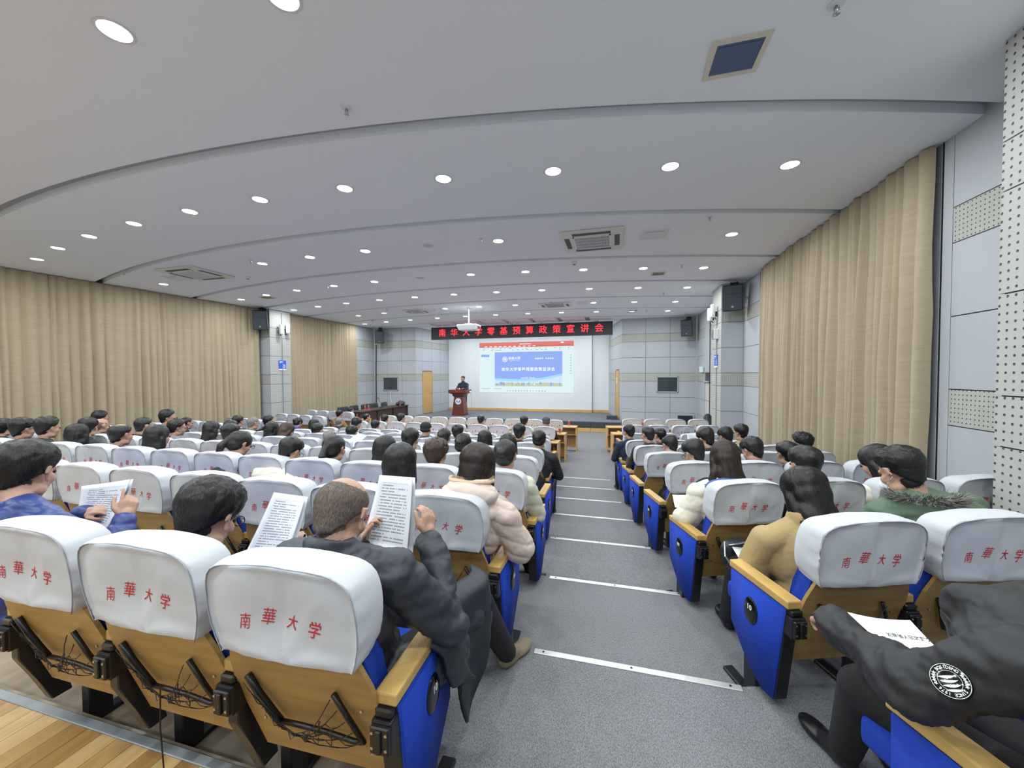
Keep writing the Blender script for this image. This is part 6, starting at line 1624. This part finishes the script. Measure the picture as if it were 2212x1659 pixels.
bg = bm_new(); lathe(bg, [(.036, -.016), (.036, 0), (.034, .002)], 40); me = mesh(bg, 'b', True); me.transform(BM_); b0 = link('sleeve_badge', me, tr_, MT['gloss'])
silver = mat('badge_silver', rgb(222, 226, 222), .35)
def bring(r0, r1, z):
    b = bm_new(); n = 40; a = [b.verts.new((r0*math.cos(2*PI*k/n), r0*math.sin(2*PI*k/n), z)) for k in range(n)]; c = [b.verts.new((r1*math.cos(2*PI*k/n), r1*math.sin(2*PI*k/n), z)) for k in range(n)]
    for k in range(n): b.faces.new((a[k], c[k], c[(k+1) % n], a[(k+1) % n]))
    return b
def bl_(nm, b, m): me = mesh(b, nm); me.transform(BM_); return link(nm, me, b0, m)
bl_('badge_rim', bring(.0335, .0345, .0026), silver); bl_('badge_ring', bring(.0205, .0212, .0026), silver)
b = bm_new(); sss = 'BOSIDENG ***** SINCE 1976 ***** '
for i, ch in enumerate(sss):
    if ch == ' ': continue
    a = PI*.62 - 2*PI*i/len(sss); ch2 = '\u2605' if ch == '*' else ch
    tb_ = text_bm(ch2, .0088, 0, 'CENTER', offset=.0002); join_bm(b, tb_, Matrix.Rotation(a - PI/2, 4, 'Z') @ Matrix.Translation((0, .0272, .0027)))
o = bl_('badge_lettering', b, silver); o['kind'] = 'stuff'
for i in range(4):
    b = bm_new(); n = 10; up, dn_ = [], []
    for k in range(n+1):
        u = k/n; x = -.018 + .034*u; y = .012 - .009*i - .010*math.sin(u*PI*.5) + (.006*u); w_ = .0028*math.sin(PI*min(1, u*1.05))**.7
        up.append(b.verts.new((x, y + w_, .0027))); dn_.append(b.verts.new((x, y - w_, .0027)))
    for k in range(n): b.faces.new((dn_[k], dn_[k+1], up[k+1], up[k]))
    bl_('badge_stripe', b, silver)
t = booklet('white document headed with large black characters on the lap', (.79, 1.60, 1.49), (.975, 1.61, 1.485), (.97, 1.40, 1.47), (.83, 1.38, 1.48), .012, False, 'document')
t.children[0].data.materials[0] = MT['paper'] 
c0 = V((.905, 1.485, 1.494)); ob = text_bm('\u6e56\u5357\u7701\u4eba\u6c11\u653f\u5e9c\u6587\u4ef6', .0145, 0, 'CENTER', offset=.0003)
me = mesh(ob, 'l'); me.transform(Matrix.Translation(c0 - t.location) @ Matrix.Rotation(.05, 4, 'X') @ Matrix.Diagonal((1, 1.5, 1, 1))); link('document_heading', me, t, MT['black'])
# speaker at the lectern
SPK = (-7.05, 17.45, .40)
J = dict(P=(-7.05, 17.45, 1.35), C=(-7.05, 17.45, 1.72), N=(-7.05, 17.44, 1.92), SL=(-6.85, 17.45, 1.83), SR=(-7.25, 17.45, 1.83), EL=(-6.78, 17.30, 1.60), ER=(-7.32, 17.30, 1.60), WL=(-6.88, 17.10, 1.64), WR=(-7.22, 17.10, 1.64), KL=(-6.95, 17.45, .9), KR=(-7.15, 17.45, .9), AL=(-6.95, 17.47, .50), AR=(-7.15, 17.47, .50), FL=(0, -.2, 0), FR=(0, -.2, 0))
near(SPK, J, ((-7.05, 17.40, 2.09), PI - .1, .05, 0), 'man in a dark jacket speaking behind the lectern', None, CM['navy'], d_smooth(51), cap_mesh(.022, .008, seed=9, sub=4), HM['black'], coatkw=dict(collar=.01), vox=.010, cvox=.014)

# coat tail of the balding man hanging over the armrest into the aisle
bm = bm_new(); NU, NV = 26, 22; g = []
for i in range(NU + 1):
    u = i / NU; y = 1.20 + .50 * u; top = V((-.66 + .03*math.sin(u*9), y, 1.39 + .05*u)); bot = 1.17 - .30 * math.exp(-((u - .62) / .20) ** 2) - .05*u
    col = []
    for j in range(NV + 1):
        v = j / NV; over = min(1, v / .28); x = top.x + .085 * math.sin(over * PI/2) + .012 * math.sin(u*21 + v*2) * v + .02*v*math.sin(u*7)
        z = top.z - (1 - math.cos(over * PI/2)) * .05 - max(0, v - .28) / .72 * (top.z - .05 - bot)
        yy = y + .02*math.sin(v*5 + u*4) + (.62 - u) * .22 * v * v
        col.append(V((x + .01*noise.noise(V((u*6, v*6, 3))), yy, z)))
    g.append(col)
vf = [[bm.verts.new(p) for p in c] for c in g]; vb = [[bm.verts.new(p + V((-.012, 0, -.012))) for p in c] for c in g]
for i in range(NU):
    for j in range(NV): bm.faces.new((vf[i][j], vf[i+1][j], vf[i+1][j+1], vf[i][j+1])); bm.faces.new((vb[i][j], vb[i][j+1], vb[i+1][j+1], vb[i+1][j]))
for i in range(NU): bm.faces.new((vf[i][NV], vf[i+1][NV], vb[i+1][NV], vb[i][NV])); bm.faces.new((vf[i][0], vb[i][0], vb[i+1][0], vf[i+1][0]))
for j in range(NV): bm.faces.new((vf[0][j], vf[0][j+1], vb[0][j+1], vb[0][j])); bm.faces.new((vf[NU][j], vb[NU][j], vb[NU][j+1], vf[NU][j+1]))
bmesh.ops.recalc_face_normals(bm, faces=bm.faces[:])
me = mesh(bm, 'coat_tail', True); me.transform(Matrix.Translation(-V(BA)))
link('coat_tail', me, [o for o in COL.objects if o.get('label', '').startswith('balding man in a black padded')][0], bpy.data.materials['cloth_black_padded'])
for lab, c in (('raised white papers in the fifth row, left of centre', ((-3.87, 4.90, 1.32), (-3.70, 5.0, 1.46), (-3.55, 5.0, 1.43), (-3.72, 4.9, 1.26))), ('open printed papers held by the glasses man in the fourth row', ((-2.38, 4.4, 1.472), (-2.12, 4.45, 1.463), (-2.085, 4.35, 1.368), (-2.32, 4.35, 1.368))), ('blank white sheet held up in the right block', ((1.094, 6.6, 1.375), (1.267, 6.6, 1.383), (1.233, 6.55, 1.238), (1.10, 6.55, 1.232)))):
    booklet(lab, *c, .01, False, 'papers')

t = thing('cord', 'thin black cord hanging down the back of the second nearest chair', 'cord', (-1.335, .845, 1.36))
bm = bm_new(); tube(bm, [(0, 0, .03), (.002, -.005, -.1), (.006, .0, -.25), (.004, .06, -.42), (0, .075, -.47)], .0022, 5); tube(bm, [(0, .075, -.47), (-.006, .08, -.50)], .004, 5, .0025); obj('cord_strand', bm, MT['blackrubber'], t)
t = thing('mobile_phone', 'dark phone held beside the long-haired woman in the fourth row', 'phone', (-.975, 4.3, 1.31), .2); obj('phone_body', bbox(-.036, .036, -.004, .004, -.07, .07, .003, 2), MT['gloss'], t)
